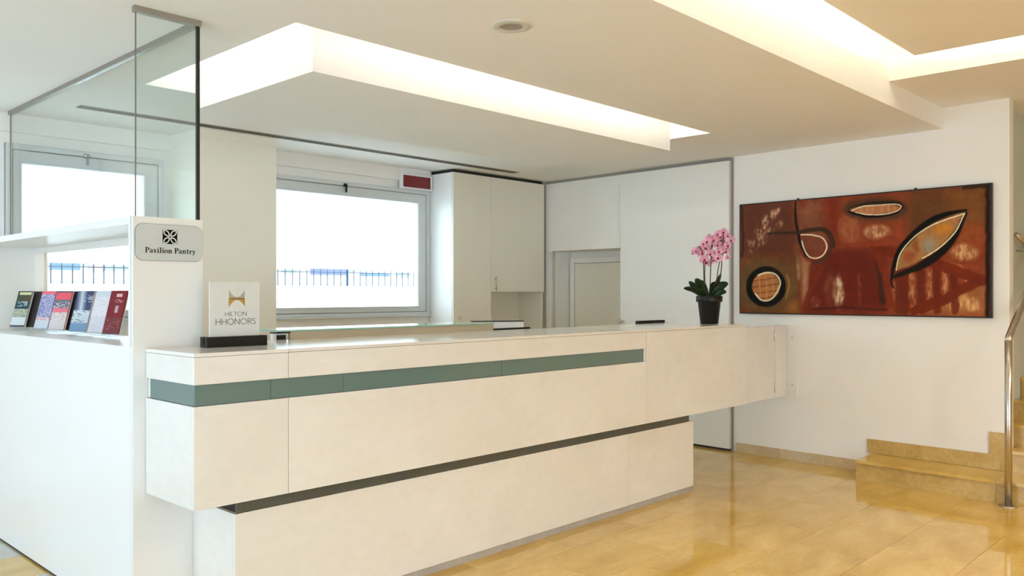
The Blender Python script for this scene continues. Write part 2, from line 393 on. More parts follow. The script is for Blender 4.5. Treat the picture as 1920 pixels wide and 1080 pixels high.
# right wall with the door recess; face follows x = wx(y)
def wallseg(bm, y0, y1, z0, z1, front=0, depth=.1):
    prism(bm, [(wx(y0)-front, y0), (wx(y0)+depth, y0), (wx(y1)+depth, y1), (wx(y1)-front, y1)], z0, z1)
bm = bmesh.new()
wallseg(bm, 1.54, 4.985, 0, 2.9); wallseg(bm, 4.985, 6.003, 1.86, 2.9); wallseg(bm, 6.003, 6.55, 0, 2.9)
struct(place('wall_right', bm, M['wall']))
bm = bmesh.new()
addbox(bm, (6.93, 6.003, 0), (7.35, 6.05, 1.9)); addbox(bm, (6.90, 4.94, 0), (7.35, 4.985, 1.9))
addbox(bm, (6.92, 4.985, 1.86), (7.35, 6.003, 1.9)); addbox(bm, (7.25, 4.985, 0), (7.35, 6.003, 1.86))
struct(place('wall_recess', bm, M['wall']))
d2 = struct(empty('door_2', (7.2, 5.45, 0)))
boxes('door_frame', [((7.205, 5.93, 0), (7.25, 5.985, 1.80)), ((7.205, 4.99, 1.74), (7.25, 5.93, 1.80))], M['wall'], d2, .004)
box('door_leaf', (7.222, 4.99, .01), (7.249, 5.925, 1.733), M['cabinet'], d2, .002)
# tall white door panel in front of the wall
d1 = struct(empty('door_1', (6.8, 4.37, .02)))
bm = bmesh.new(); wallseg(bm, 3.755, 4.985, .022, 2.585, .045, -.006); dp = place('door_panel', bm, M['white_panel'], d1)
bm = bmesh.new(); yk = 4.955; xk = wx(yk)-.045
tube(bm, [(xk, yk, 1.128), (xk-.028, yk, 1.128)], .007, 12)
r = bmesh.ops.create_uvsphere(bm, u_segments=16, v_segments=10, radius=.019)
for v in r['verts']: v.co += Vector((xk-.036, yk, 1.128))
place('door_knob', bm, M['chrome'], d1, True)
bm = bmesh.new(); wallseg(bm, 3.732, 3.752, 0, 2.615, .010, -.001); struct(place('trim_3', bm, M['grey_gap']))
bm = bmesh.new(); wallseg(bm, 3.757, 4.983, 0.001, .0205, .03, -.006); place('floor_gap_shade', bm, M['dark_gap'], d1)  # near-black strip, paints the shade under the door panel
bm = bmesh.new(); wallseg(bm, 3.755, 6.04, 2.592, 2.617, .008, -.001); struct(place('shade_strip', bm, M['grey_gap']))  # grey strip on the wall paints the shadow gap below the ceiling
# stair side wall and far wall
struct(boxes('wall_stair', [((6.78, 1.62, 0), (10.2, 1.72, 3.2))], M['corridor']))
struct(boxes('wall_far', [((9.6, -4.2, 0), (9.7, 1.62, 3.2))], M['corridor']))
# marble baseboard pieces along the right wall
bb = struct(empty('baseboard_right', (6.74, 3.1, 0)))
ys = [2.50, 3.27, 3.70]
ys = [2.50, 2.88, 3.285, 3.698]
for a, b in zip(ys, ys[1:]):
    bm = bmesh.new(); wallseg(bm, a+.001, b-.001, 0, .082, .016, -.0005); place('marble_piece', bm, M['skirt'], bb)

# ================================================================== stairs
st = struct(empty('staircase', (6.5, .5, 0)))
def strip(bm, y0, y1, off0, off1, z0, z1):  # slab parallel to the wall between two offsets in front of it
    prism(bm, [(wx(y0)-off0, y0), (wx(y0)-off1, y0), (wx(y1)-off1, y1), (wx(y1)-off0, y1)], z0, z1)
for a, b in ((1.54, 2.49), (.2, 1.538), (-1.6, .198)):
    bm = bmesh.new(); strip(bm, a, b, .352, .001 if a > 1.5 else -.3, 0, .13); rs = place('riser', bm, M['step'], st)
    bm = bmesh.new(); strip(bm, a, b, .372, .001 if a > 1.5 else -.3, .1315, .1525); place('tread', bm, M['tile'], st)
RISE, RUN = .1525, .23
for i in range(1, 9):
    x0 = 6.64+RUN*(i-1); z0 = RISE*i
    box('riser', (x0, -1.6, 0 if i == 1 else z0-.05), (x0+RUN+.06, 1.535 if x0 < 6.78 else 1.615, z0+RISE-.022), M['step'], st)
    box('tread', (x0-.012, -1.6, z0+RISE-.0205), (x0+RUN+.05, 1.535 if x0 < 6.78 else 1.615, z0+RISE), M['tile'], st)
# skirting above the first step and beside the second
bm = bmesh.new(); strip(bm, 1.60, 2.535, .016, .0005, .154, .262); place('step_skirting', bm, M['step'], st)
bm = bmesh.new(); strip(bm, 1.545, 1.60, .016, .0005, .154, .42); strip(bm, 1.60, 1.665, .016, .0005, .262, .42); place('step_skirting', bm, M['step'], st)

# handrail with post
hr = empty('stair_railing', (6.25, 1.45, 0), 'brushed steel stair railing with round post and sloping rail before the marble steps', 'railing')
R = .0228; sl_ = .62
bm = bmesh.new(); lathe(bm, [(0, 0), (.058, 0), (.058, .006), (.05, .009), (.026, .010), (0, .010)], 32, (6.25, 1.45, 0)); place('base_flange', bm, M['steel'], hr, True)
top = Vector((6.25, 1.45, 1.09))
bm = bmesh.new(); tube(bm, [(6.25, 1.45, .008), (6.25, 1.45, .55), top], R, 20); place('post', bm, M['steel'], hr, True)
bm = bmesh.new()
pts = [top+Vector((0, 0, -.005)), top+Vector((.006, 0, .014)), top+Vector((.022, 0, .030)), top+Vector((.6, 0, .03+.578*sl_)), top+Vector((1.6, 0, .03+1.578*sl_))]
tube(bm, pts, R, 20); place('handrail', bm, M['steel'], hr, True)
for i, xb in enumerate((6.60, 6.83, 7.06, 7.29)):
    zb = RISE*(2+i)
    bm = bmesh.new(); tube(bm, [(xb+.12, 1.45, zb), (xb+.12, 1.45, 1.09+.03+(xb+.12-6.272)*sl_-.01)], .008, 10); place('baluster', bm, M['steel'], hr, True)
wr = empty('wall_handrail', (7.1, 1.57, 1.79), 'dark steel handrail fixed to the grey stair wall', 'railing')
bm = bmesh.new(); tube(bm, [(6.95, 1.56, 1.83), (7.9, 1.56, 1.62)], .018, 14); place('rail', bm, M['steel'], wr, True)
for x in (7.2, 7.6):
    bm = bmesh.new(); z = 1.83-(x-6.95)*.221; tube(bm, [(x, 1.62, z-.05), (x, 1.57, z-.05), (x, 1.56, z)], .007, 8); place('bracket', bm, M['steel'], wr, True)

# ================================================================== reception counter
ct = empty('reception_counter', (3.67, 3.45, 0), 'long cream marble reception counter with a sea green glass band', 'counter')
XL, XR, YS, YB = 1.495, 5.85, 3.122, 3.76
SE = (1.908, 4.531)
def panel(name, a, b, m=None): return box(name, a, b, m or M['marble'], ct, .0012)
J = .0012
# front panels: lower row, upper row, and the full height panel at the right
panel('marble_panel', (XL, YS, .56), (SE[0]-J, YS+.025, .962)); panel('marble_panel', (SE[0]+J, YS, .56), (SE[1]-J, YS+.025, .962))
panel('marble_panel', (XL, YS, 1.046), (SE[0]-J, YS+.025, 1.153)); panel('marble_panel', (SE[0]+J, YS, 1.046), (SE[1]-J, YS+.025, 1.153))
panel('marble_panel', (SE[1]+J, YS, .56), (XR, YS+.025, 1.153))
panel('marble_panel', (XR-.025, YS+.026, .56), (XR, YB, 1.153))
# left end panels
panel('marble_panel', (XL, YS+.026, .56), (XL+.025, 3.563, .962)); panel('marble_panel', (XL, YS+.026, 1.046), (XL+.025, 3.563, 1.153))
# top slabs
for a, b in ((XL, SE[0]-J), (SE[0]+J, SE[1]-J), (SE[1]+J, XR+.003)):
    if a == XL:
        bm = bmesh.new(); prism(bm, [(a, YS-.002), (b, YS-.002), (b, YB), (1.752, YB), (1.752, 3.563), (a, 3.563)], 1.1545, 1.169)
        place('top_slab', bm, M['marble'], ct)
    else: panel('top_slab', (a, YS-.002, 1.1545), (b, YB, 1.169))
# green glass band, two panes on the front and one at the end
for a, b in ((XL+.008, 1.83), (1.832, 2.19), (2.192, 3.2), (3.202, 4.512)):
    box('glass_strip', (a, YS+.010, .964), (b, YS+.022, 1.044), M['strip_glass'], ct)
box('glass_strip', (XL+.008, YS+.023, .964), (XL+.018, 3.535, 1.044), M['strip_glass'], ct)
box('end_block', (XL+.012, 3.536, .964), (XL+.06, 3.563, 1.044), M['white_gloss'], ct)
box('end_block', (4.514, YS+.008, .962), (SE[1]-J, YS+.025, 1.046), M['white_gloss'], ct)
# core, plinth, recessed joint
boxes('core', [((XL+.027, YS+.027, .565), (SE[1], 3.56, 1.15)), ((1.76, 3.56, .565), (SE[1], YB-.01, 1.15)), ((SE[1], YS+.027, .565), (XR-.027, YB-.01, 1.15))], M['white_panel'], ct)
for a, b in ((1.712, 4.39), (4.392, 5.165)):
    box('recess_strip', (a, 3.196, .499), (b, 3.206, .559), M['dark_glass'], ct)
box('recess_channel', (1.72, 3.207, .497), (5.16, 3.58, .56), M['dark_gap'], ct)
panel('base_panel', (1.702, 3.19, .036), (4.43-J, 3.212, .497)); panel('base_panel', (4.43+J, 3.19, .036), (5.212, 3.212, .497))
panel('base_panel', (1.702, 3.213, .036), (1.725, 3.563, .497)); panel('base_panel', (5.19, 3.213, .036), (5.212, 3.70, .497))
boxes('plinth_core', [((1.727, 3.214, .02), (1.9, 3.56, .49)), ((1.9, 3.214, .02), (5.188, 3.70, .49))], M['white_panel'], ct)
xs = [1.715, 2.55, 3.03, 3.30, 3.78, 4.43, 5.198]
for a, b in zip(xs, xs[1:]): box('kick_strip', (a+.001, 3.193, 0), (b-.001, 3.21, .034), M['kick'], ct)
box('kick_strip', (5.182, 3.212, 0), (5.198, 3.70, .034), M['kick'], ct)

# inner desk behind the counter carries the screens
dk = empty('service_desk', (3.9, 4.0, 0), 'low cream working desk hidden behind the marble counter', 'desk')
box('desk_top', (1.85, 3.78, .72), (5.8, 4.32, .75), M['cabinet'], dk, .003)
for x in (1.9, 3.2, 4.5, 5.75): box('desk_support', (x-.02, 3.80, 0), (x+.02, 4.28, .72), M['cabinet'], dk)
# glass ledge on a beige upstand
lg = empty('service_ledge', (3.0, 3.8, 1.169), 'beige upstand with a green edged glass shelf along the counter back', 'shelf')
box('upstand', (2.31, 3.762, .752), (3.77, 3.785, 1.207), M['beige'], lg)
box('glass_shelf', (2.24, 3.757, 1.208), (3.775, 4.03, 1.217), M['green_edge'], lg, .001)
dv = empty('card_device', (2.27, 3.83, 1.169), 'small white device with a black face at the ledge left end', 'device')
bm = bmesh.new(); addbox(bm, (2.215, 3.775, .752), (2.30, 3.80, 1.2), .004); place('device_body', bm, M['white_gloss'], dv)
box('device_screen', (2.238, 3.7715, 1.166), (2.29, 3.7745, 1.192), M['black'], dv, .001)
bm = bmesh.new(); tube(bm, [(2.20, 3.77, 1.2045), (2.305, 3.755, 1.2045)], .0035, 8); place('device_arm', bm, M['black'], dv)

def monitor(x0, x1, y, ztop, label, rot=0, face='black'):
    cx = (x0+x1)/2; w = (x1-x0)
    t = empty('monitor', (cx, y, .75), label, 'monitor')
    rr = Matrix.Rotation(rot, 3, 'Z')
    def b(n, a, c, m, bv=.003):
        bm = bmesh.new(); addbox(bm, a, c, bv); me = bm_mesh(bm, n); return link(n, me, m, t)
    h = ztop-.75
    b('screen_back', (-w/2, -.012, h-.30), (w/2, .018, h), M['black'] if face == 'black' else M['white_gloss'])
    b('screen', (-w/2+.012, .0185, h-.288), (w/2-.012, .0215, h-.012), M['dark_glass'], 0)
    if face != 'black': b('top_rim', (-w/2-.002, -.013, h+.0005), (w/2+.002, .021, h+.0075), M['black'], .001)
    b('stand_neck', (-.025, .0225, .012), (.025, .045, h-.1), M['black'])
    b('stand_foot', (-.11, -.02, 0), (.11, .16, .0115), M['black'])
    t.rotation_euler = (0, 0, rot)
monitor(3.70, 4.17, 3.82, 1.177, 'black monitor top just above the counter, right of the glass shelf')
monitor(5.42, 5.79, 3.82, 1.189, 'black monitor top just above the counter, left of the orchid pot')
monitor(3.98, 4.36, 4.12, 1.205, 'white backed monitor behind the black one, right of the glass shelf', math.radians(-28), 'white')

# swing gate at the counter's right end
gt = empty('counter_gate', (6.2, 3.23, .54), 'cream marble swing gate hung between the counter and the right wall', 'gate')
box('gate_leaf', (5.856, 3.22, .54), (6.518, 3.245, 1.135), M['marble'], gt, .0015)
bm = bmesh.new(); prism(bm, [(6.524, 3.22), (wx(3.22)-.0215, 3.22), (wx(3.245)-.0215, 3.245), (6.524, 3.245)], .54, 1.135); place('fixed_leaf', bm, M['marble'], gt)
for z in (.585, 1.008):
    bm = bmesh.new(); tube(bm, [(6.521, 3.2145, z), (6.521, 3.2145, z+.09)], .0055, 10)
    addbox(bm, (6.508, 3.2172, z+.004), (6.534, 3.2198, z+.086)); place('hinge', bm, M['steel'], gt)
pl = empty('wall_plate', (6.74, 3.2, .54), 'white screw fixed plate on the wall at the gate end', 'plate')
bm = bmesh.new(); strip(bm, 3.12, 3.36, .02, .0005, .538, 1.138); place('plate', bm, M['white_panel'], pl)
for z in (.637, 1.036):
    bm = bmesh.new(); tube(bm, [(wx(3.165)-.0205, 3.165, z), (wx(3.165)-.0235, 3.165, z)], .006, 10); place('screw', bm, M['steel'], pl)

# ================================================================== pantry cabinet
pc = empty('pantry_cabinet', (1.6, 4.6, 0), 'tall white pantry cabinet with open leaflet niche left of the counter', 'cabinet')
PX0, PX1, PY0, PY1 = 1.443, 1.80, 3.565, 5.95
box('end_panel', (PX0, PY0, 0), (1.749, PY0+.02, 1.727), M['white_panel'], pc, .0015)
box('inner_end', (PX0+.0005, PY0+.0255, 1.178), (1.747, PY0+.048, 1.694), M['white_gloss'], pc)
box('joint', (PX0+.004, PY0+.0205, 1.178), (1.745, PY0+.025, 1.70), M['grey_gap'], pc)
boxes('lower_body', [((PX0, PY0+.0205, .012), (1.749, 3.775, 1.177)), ((PX0, 3.775, .012), (PX1, PY1, 1.177))], M['white_gloss'], pc)
boxes('floor_line', [((PX0+.004, PY0+.034, 0), (PX1-.05, PY1, .0115))], M['dark_gap'], pc)
boxes('top_shelf', [((PX0, PY0+.026, 1.6945), (1.749, 3.71, 1.727)), ((PX0, 3.71, 1.6945), (PX1, PY1, 1.727))], M['white_gloss'], pc)
box('far_panel', (PX0+.003, PY1-.03, 1.1775), (PX1, PY1, 1.694), M['white_panel'], pc)
box('back_rail', (PX1-.02, 3.72, 1.655), (PX1, PY1-.031, 1.694), M['white_panel'], pc)
box('back_stile', (PX1-.02, PY1-.20, 1.1775), (PX1, PY1-.031, 1.6545), M['pillar'], pc)

# glass partition on the pantry
gp = empty('glass_partition', (1.6, 4.9, 1.727), 'clear glass corner partition standing on the pantry cabinet up to the ceiling', 'partition')
box('front_pane', (1.474, 3.605, 1.7275), (1.738, 3.615, 2.594), M['glass'], gp)
box('side_pane', (1.742, 3.618, 1.7275), (1.752, 6.30, 2.594), M['glass'], gp)
box('corner_seal', (1.739, 3.603, 1.7275), (1.753, 3.617, 2.594), M['black_edge'], gp)
box('edge_seal', (1.4705, 3.6055, 1.7275), (1.4735, 3.6145, 2.594), M['dif'], gp)
box('edge_seal', (1.7425, 6.3005, 1.7275), (1.7515, 6.3035, 2.594), M['dif'], gp)
box('ceiling_channel', (1.462, 3.595, 2.5945), (1.757, 3.625, CEIL), M['alu'], gp)
box('ceiling_channel', (1.732, 3.626, 2.5945), (1.757, 6.305, CEIL), M['alu'], gp)

# ------------------------------------------------------------------ lettering
def ribbon(bm, pts, wids, T, mi=0, thick=.0008):
    """flat stroke through 2D points with a width per point, laid on a plane by T(u, v, h)"""
    n = len(pts); L, Rr = [], []
    for i, (x, y) in enumerate(pts):
        a = pts[max(i-1, 0)]; b = pts[min(i+1, n-1)]
        dx, dy = b[0]-a[0], b[1]-a[1]; d = math.hypot(dx, dy) or 1
        w = (wids[i] if isinstance(wids, (list, tuple)) else wids)/2
        L.append((x-dy/d*w, y+dx/d*w)); Rr.append((x+dy/d*w, y-dx/d*w))
    for i in range(n-1):
        quad = [L[i], L[i+1], Rr[i+1], Rr[i]]
        poly(bm, quad, T, mi, thick)
def poly(bm, pts, T, mi=0, thick=.0008):
    lo = [bm.verts.new(T(u, v, 0)) for u, v in pts]; hi = [bm.verts.new(T(u, v, thick)) for u, v in pts]
    n = len(pts); fs = [bm.faces.new(hi)]
    for i in range(n): fs.append(bm.faces.new((lo[i], lo[(i+1) % n], hi[(i+1) % n], hi[i])))
    for f in fs: f.material_index = mi
def arc(cx, cy, rx, ry, a0, a1, n=14):
    return [(cx+rx*math.cos(math.radians(a0+(a1-a0)*i/n)), cy+ry*math.sin(math.radians(a0+(a1-a0)*i/n))) for i in range(n+1)]
def thickthin(pts_a0, a1, n=14, thin=.05, thick=.17):
    return [thin+(thick-thin)*abs(math.cos(math.radians(pts_a0+(a1-pts_a0)*i/n)))**1.3 for i in range(n+1)]
def R_(x0, y0, x1, y1): return ('r', x0, y0, x1, y1)
def serif_glyph(ch):
    g = []
    def st(p, w): g.append(('s', p, w))
    def rc(*a): g.append(R_(*a))
    if ch == 'P':
        rc(.11, 0, .31, 1); rc(0, 0, .44, .06); rc(0, .94, .35, 1)
        st(arc(.33, .725, .31, .245, 90, -90), thickthin(90, -90, thick=.2)); adv = .78
    elif ch == 'a':
        rc(.33, .1, .49, .46); st(arc(.27, .46, .14, .17, 0, 160), [.15]*5+[.08]*6+[.13]*4)
        st(arc(.22, .19, .16, .155, 70, 360), thickthin(70, 360)); st([(.41, .12), (.47, .03), (.58, .05)], [.15, .1, .05]); adv = .63
    elif ch == 'v':
        st([(.13, .62), (.33, .0)], .17); st([(.52, .62), (.33, .0)], .06); rc(0, .58, .28, .64); rc(.40, .58, .62, .64); adv = .64
    elif ch in 'il':
        h = .64 if ch == 'i' else 1.0
        rc(.1, 0, .27, h); rc(0, 0, .37, .055); rc(0, h-.055, .2, h)
        if ch == 'i': g.append(('p', arc(.18, .86, .1, .1, 0, 345, 12)))
        adv = .42
    elif ch == 'o':
        st(arc(.3, .32, .22, .285, 0, 360, 22), thickthin(0, 360, 22, .055, .18)); adv = .64
    elif ch == 'n':
        rc(.1, 0, .27, .64); rc(0, 0, .36, .055); rc(0, .585, .2, .64)
        st(arc(.37, .42, .16, .19, 170, 0, 10), [.05, .06, .07, .08, .1, .12, .14, .15, .16, .17, .17]); rc(.45, 0, .62, .44); rc(.38, 0, .7, .055); adv = .75
    elif ch == 't':
        rc(.12, .12, .29, .84); rc(0, .58, .42, .64); st([(.20, .16), (.25, .04), (.35, .03), (.43, .1)], [.17, .12, .07, .04]); adv = .48
    elif ch == 'r':
        rc(.1, 0, .27, .64); rc(0, 0, .38, .055); rc(0, .585, .2, .64); st([(.25, .42), (.33, .57), (.42, .59)], [.05, .07, .08]); g.append(('p', arc(.44, .53, .085, .09, 0, 345, 12))); adv = .56
    elif ch == 'y':
        st([(.13, .62), (.34, .02)], .17); st([(.52, .62), (.34, .02), (.24, -.2), (.14, -.25)], [.06, .06, .06, .07]); g.append(('p', arc(.1, -.19, .075, .075, 0, 345, 12)))
        rc(0, .58, .28, .64); rc(.40, .58, .62, .64); adv = .64
    else: adv = .34
    return g, adv
def sans_glyph(ch, w=.09):
    g = []
    def st(p): g.append(('s', p, w))
    if ch == 'H': st([(.06, 0), (.06, 1)]); st([(.68, 0), (.68, 1)]); st([(.06, .5), (.68, .5)]); adv = .86
    elif ch == 'I': st([(.06, 0), (.06, 1)]); adv = .24
    elif ch == 'L': st([(.06, 0), (.06, 1)]); st([(.06, .045), (.5, .045)]); adv = .58
    elif ch == 'T': st([(.33, 0), (.33, 1)]); st([(0, .955), (.66, .955)]); adv = .72
    elif ch == 'O': st(arc(.47, .5, .43, .47, 0, 360, 26)); adv = 1.06
    elif ch == 'N': st([(.06, 0), (.06, 1)]); st([(.06, .97), (.70, .03)]); st([(.70, 0), (.70, 1)]); adv = .88
    elif ch == 'R': st([(.06, 0), (.06, 1)]); st([(.06, .955), (.3, .955)]+arc(.3, .72, .24, .235, 90, -90, 8)+[(.06, .485)]); st([(.3, .48), (.58, 0)]); adv = .66
    elif ch == 'S': st([(.5, .83)]+arc(.28, .735, .21, .22, 50, 200, 8)+[(.28, .53)]+arc(.28, .26, .23, .225, 60, -150, 9)); adv = .6
    else: adv = .3
    return g, adv
def write(bm, text, glyph, x0, y0, h, T, width=None, mi=0, thick=.0008):
    gs = [glyph(c) for c in text]; tot = sum(a for _, a in gs)
    sx = (width/tot) if width else h
    x = x0
    for g, adv in gs:
        TT = lambda u, v, k, x=x: T(x+u*sx, y0+v*h, k)
        for it in g:
            if it[0] == 'r': poly(bm, [(it[1], it[2]), (it[3], it[2]), (it[3], it[4]), (it[1], it[4])], TT, mi, thick)
            elif it[0] == 's': ribbon(bm, it[1], it[2], TT, mi, thick)
            else: poly(bm, it[1], TT, mi, thick)
        x += adv*sx

# pantry sign on the cabinet end
sg = empty('pantry_sign', (1.6, PY0-.004, 1.54), 'silver rounded sign lettered Pavilion Pantry on the white cabinet end', 'sign')
def rrect(x0, z0, x1, z1, r, n=8):
    return arc(x1-r, z0+r, r, r, -90, 0, n)+arc(x1-r, z1-r, r, r, 0, 90, n)+arc(x0+r, z1-r, r, r, 90, 180, n)+arc(x0+r, z0+r, r, r, 180, 270, n)
SX0, SX1, SZ0, SZ1 = 1.450, 1.7455, 1.541, 1.698
Tp = lambda y: (lambda u, v, h: (u, y-h, v))
bm = bmesh.new(); poly(bm, rrect(SX0, SZ0, SX1, SZ1, .034), Tp(PY0-.0005), 0, .0030); place('edge', bm, M['outline'], sg)
bm = bmesh.new(); poly(bm, rrect(SX0+.0015, SZ0+.0015, SX1-.0012, SZ1-.0015, .033), Tp(PY0-.0036), 0, .001); place('plate', bm, M['sign_plate'], sg)
bm = bmesh.new(); T = Tp(PY0-.0047)
write(bm, 'Pavilion Pantry', serif_glyph, 1.491, 1.5745, .0235, T, .222, 0, .0006); place('lettering', bm, M['ink'], sg)
bm = bmesh.new(); lx0, lx1, lz0, lz1 = 1.566, 1.630, 1.6145, 1.6755
poly(bm, [(lx0, lz0), (lx1, lz0), (lx1, lz1), (lx0, lz1)], T, 0, .0006)
T2 = Tp(PY0-.0054); cx, cz = (lx0+lx1)/2, (lz0+lz1)/2; hs = (lx1-lx0)/2
for a in (45, 135, 225, 315):
    ca, sa = math.cos(math.radians(a)), math.sin(math.radians(a))
    def Q(t, w): return (cx+hs*(t*ca-w*sa), cz+hs*(t*sa+w*ca))
    for sgn in (1, -1):
        ts = [.14+1.10*i/12 for i in range(13)]
        ribbon(bm, [Q(t, sgn*.27*math.sin(math.pi*min(1, (i/12)))**.85) for i, t in enumerate(ts)], .0042, T2, 1, .0004)
place('emblem', bm, [M['ink'], M['white_ink']], sg)

# honours sign on the counter
hs_ = empty('honours_sign', (1.838, 3.44, 1.169), 'small clear upright counter sign in a black block base, gold emblem', 'sign')
Y0 = 3.408
boxes('base_block', [((1.690, Y0, 1.1695), (1.975, Y0+.026, 1.2145)), ((1.690, Y0+.036, 1.1695), (1.975, Y0+.064, 1.2145)), ((1.690, Y0+.026, 1.1695), (1.975, Y0+.036, 1.180))], M['black'], hs_, .0012)
box('sign_plate', (1.715, Y0+.0265, 1.181), (1.952, Y0+.0355, 1.452), M['silver'], hs_, .001)
px0, px1, pz0 = 1.715, 1.952, 1.2145
T = Tp(Y0+.0262)
bm = bmesh.new()
def hq(x, y): return (px0+(x-130)/(778-130)*(px1-px0), pz0+(815-y)/(815-130)*(1.452-pz0))
def sans_w(w): return lambda c: sans_glyph(c, w)
u0, v0 = hq(322, 562); u1, v1 = hq(612, 507); write(bm, 'HILTON', sans_w(.085), u0, v0, v1-v0, T, u1-u0, 0, .0004)
u0, v0 = hq(202, 670); u1, v1 = hq(726, 592); write(bm, 'HHONORS', sans_w(.085), u0, v0, v1-v0, T, u1-u0, 0, .0004)
place('lettering', bm, M['ink_grey'], hs_)
bm = bmesh.new()
def curve(p0, p1, p2, n=12): return [((1-t)**2*p0[0]+2*t*(1-t)*p1[0]+t*t*p2[0], (1-t)**2*p0[1]+2*t*(1-t)*p1[1]+t*t*p2[1]) for t in [i/n for i in range(n+1)]]
topc = curve((372, 228), (470, 412), (577, 232)); botc = curve((368, 452), (475, 268), (580, 445))
n = len(topc)
for i in range(n-1):
    def mid(c, i): return c[i]
    a, b = topc[i], topc[i+1]; c, d = botc[i], botc[i+1]
    m0, m1 = 338, 338
    q1 = [(a[0], min(a[1], 332)), (b[0], min(b[1], 332)), (b[0], 333), (a[0], 333)]
    q2 = [(a[0], 333), (b[0], 333), (b[0], 347), (a[0], 347)]
    q3 = [(c[0], 347), (d[0], 347), (d[0], max(d[1], 348)), (c[0], max(c[1], 348))]
    for q, mi in ((q1, 1), (q2, 2), (q3, 0)): poly(bm, [hq(*p) for p in q], T, mi, .0004)
place('emblem', bm, [M['gold'], M['gold_pale'], M['gold_dark']], hs_)

# ------------------------------------------------------------------ leaflets in clear holders
def grid_print(name, w, h, cover, parent=None, nx=26, ny=68):
    """a thin sheet with printed colours; cover(u, v) -> srgb, v=0 at the top"""
    bm = bmesh.new(); lay = None
    me = bpy.data.meshes.new(name)
    vs, fs, cols = [], [], []
    for j in range(ny):
        for i in range(nx):
            k = len(vs)
            for du, dv in ((0, 0), (1, 0), (1, 1), (0, 1)): vs.append((-w/2+w*(i+du)/nx, -.0035, h-h*(j+1-dv)/ny))
            fs.append((k, k+1, k+2, k+3)); cols.append(srgb(*cover((i+.5)/nx, (j+.5)/ny)))
    k = len(vs); nf = len(fs)
    for x, y, z in ((-w/2, -.003, 0), (w/2, -.003, 0), (w/2, .003, 0), (-w/2, .003, 0), (-w/2, -.003, h), (w/2, -.003, h), (w/2, .003, h), (-w/2, .003, h)): vs.append((x, y, z))
    edge = srgb(*cover(.98, .5))
    for f in ((0, 1, 2, 3), (4, 7, 6, 5), (1, 5, 6, 2), (2, 6, 7, 3), (0, 3, 7, 4)): fs.append(tuple(k+q for q in f)); cols.append(edge)
    bm.free(); me.from_pydata(vs, [], fs)
    a = me.color_attributes.new('Col', 'FLOAT_COLOR', 'CORNER')
    buf = []
    for f, c in zip(fs, cols): buf += [*c, 1]*4
    a.data.foreach_set('color', buf)
    return link(name, me, M['print'], parent)
def rnd(u, v, s):
    # short printed dashes in rows rather than square cells
    r = int(v*34); c = int(u*9+math.sin(r*7.1+s)*3)
    if int(v*68) % 2: return .5 if s in (2, 6, 8) else 0
    return math.sin(c*53.1+r*97.7+s*13.3)*43758.5453 % 1
def c1(u, v):
    if v < .03: return (25, 35, 30)
    if v < .10: return (215, 220, 170) if .12 < u < .95 else (30, 50, 40)
    if v < .28: return (50+int(40*u), 70, 55)
    if .28 <= v < .42: return (205, 225, 228) if rnd(u, v, 1) > .42 and .15 < u < .85 else (25, 62, 76)
    if v < .50: return (22, 58, 74)
    if v < .74: return (185, 190, 170) if rnd(u, v, 2) > .35 else (100, 105, 95)
    if v < .96: return (226, 234, 238)
    return (40, 60, 80)
def c2(u, v):
    if v < .09: return (238, 110, 130)
    if v < .7: return (215, 205, 225) if rnd(u, v, 3) > .45 else (130, 140, 190)
    if v < .8: return (225, 120, 125) if rnd(u, v, 4) > .4 else (230, 225, 230)
    return (215, 222, 232)
def c3(u, v):
    if v < .05: return (95, 95, 105)
    if v < .22: return (232, 88, 108)
    if v < .44: return (240, 240, 245) if rnd(u, v, 5) > .5 and v > .28 else (110, 110, 128)
    if v < .56: return (225, 120, 140)
    if v < .8: return (228, 216, 216) if rnd(u, v, 6) > .3 else (180, 150, 155)
    return (226, 214, 214)
def c4(u, v):
    g = abs(u-.3-.25*v)
    if v < .48:
        if .1 < v < .28 and u > .5 and rnd(u, v, 7) > .45: return (200, 210, 235)
        b = max(0, 1-g*3.2); return (60+int(140*b), 72+int(138*b), 112+int(110*b))  # printed gradient, palest along a diagonal
    if v < .8: return (205, 215, 225) if rnd(u, v, 8) > .35 else (80, 90, 105)
    return (120, 155, 195)
def c5(u, v): 
    if v < .14: return (205, 212, 225)
    return (212, 196, 206) if rnd(u, v, 9) > .82 else (222, 220, 230)
def c6(u, v):
    if .07 < v < .14 and .4 < u < .75: return (225, 180, 185)
    if .2 < v < .3 and .25 < u < .85 and rnd(u, v, 10) > .45: return (215, 150, 160)
    if .36 < v < .52 and .45 < u < .65: return (190, 160, 165)
    if .66 < v < .9 and rnd(u, v, 11) > .85: return (195, 110, 115)
    return (122, 16, 34)
BR = [((1.625, 5.735), c1, 'dark teal leaflet with a white lower panel in the leftmost clear holder', .115),
      ((1.634, 5.335), c2, 'pink topped pale leaflet covered in small pictures, second holder', .105),
      ((1.642, 5.105), c3, 'red headed leaflet with grey text band in the middle clear holder', .115),
      ((1.650, 4.800), c4, 'blue grey leaflet with a pale diagonal gradient', .115),
      ((1.655, 4.555), c5, 'plain pale grey leaflet between blue and red ones', .11),
      ((1.655, 4.362), c6, 'dark red leaflet with small pink print, nearest the cabinet end', .105)]
def cd(u, v): return (28, 20, 22) if rnd(u, v, 12) < .9 else (52, 38, 40)
ang = math.radians(-66); lean = -math.atan2(.062, .212); L = .226
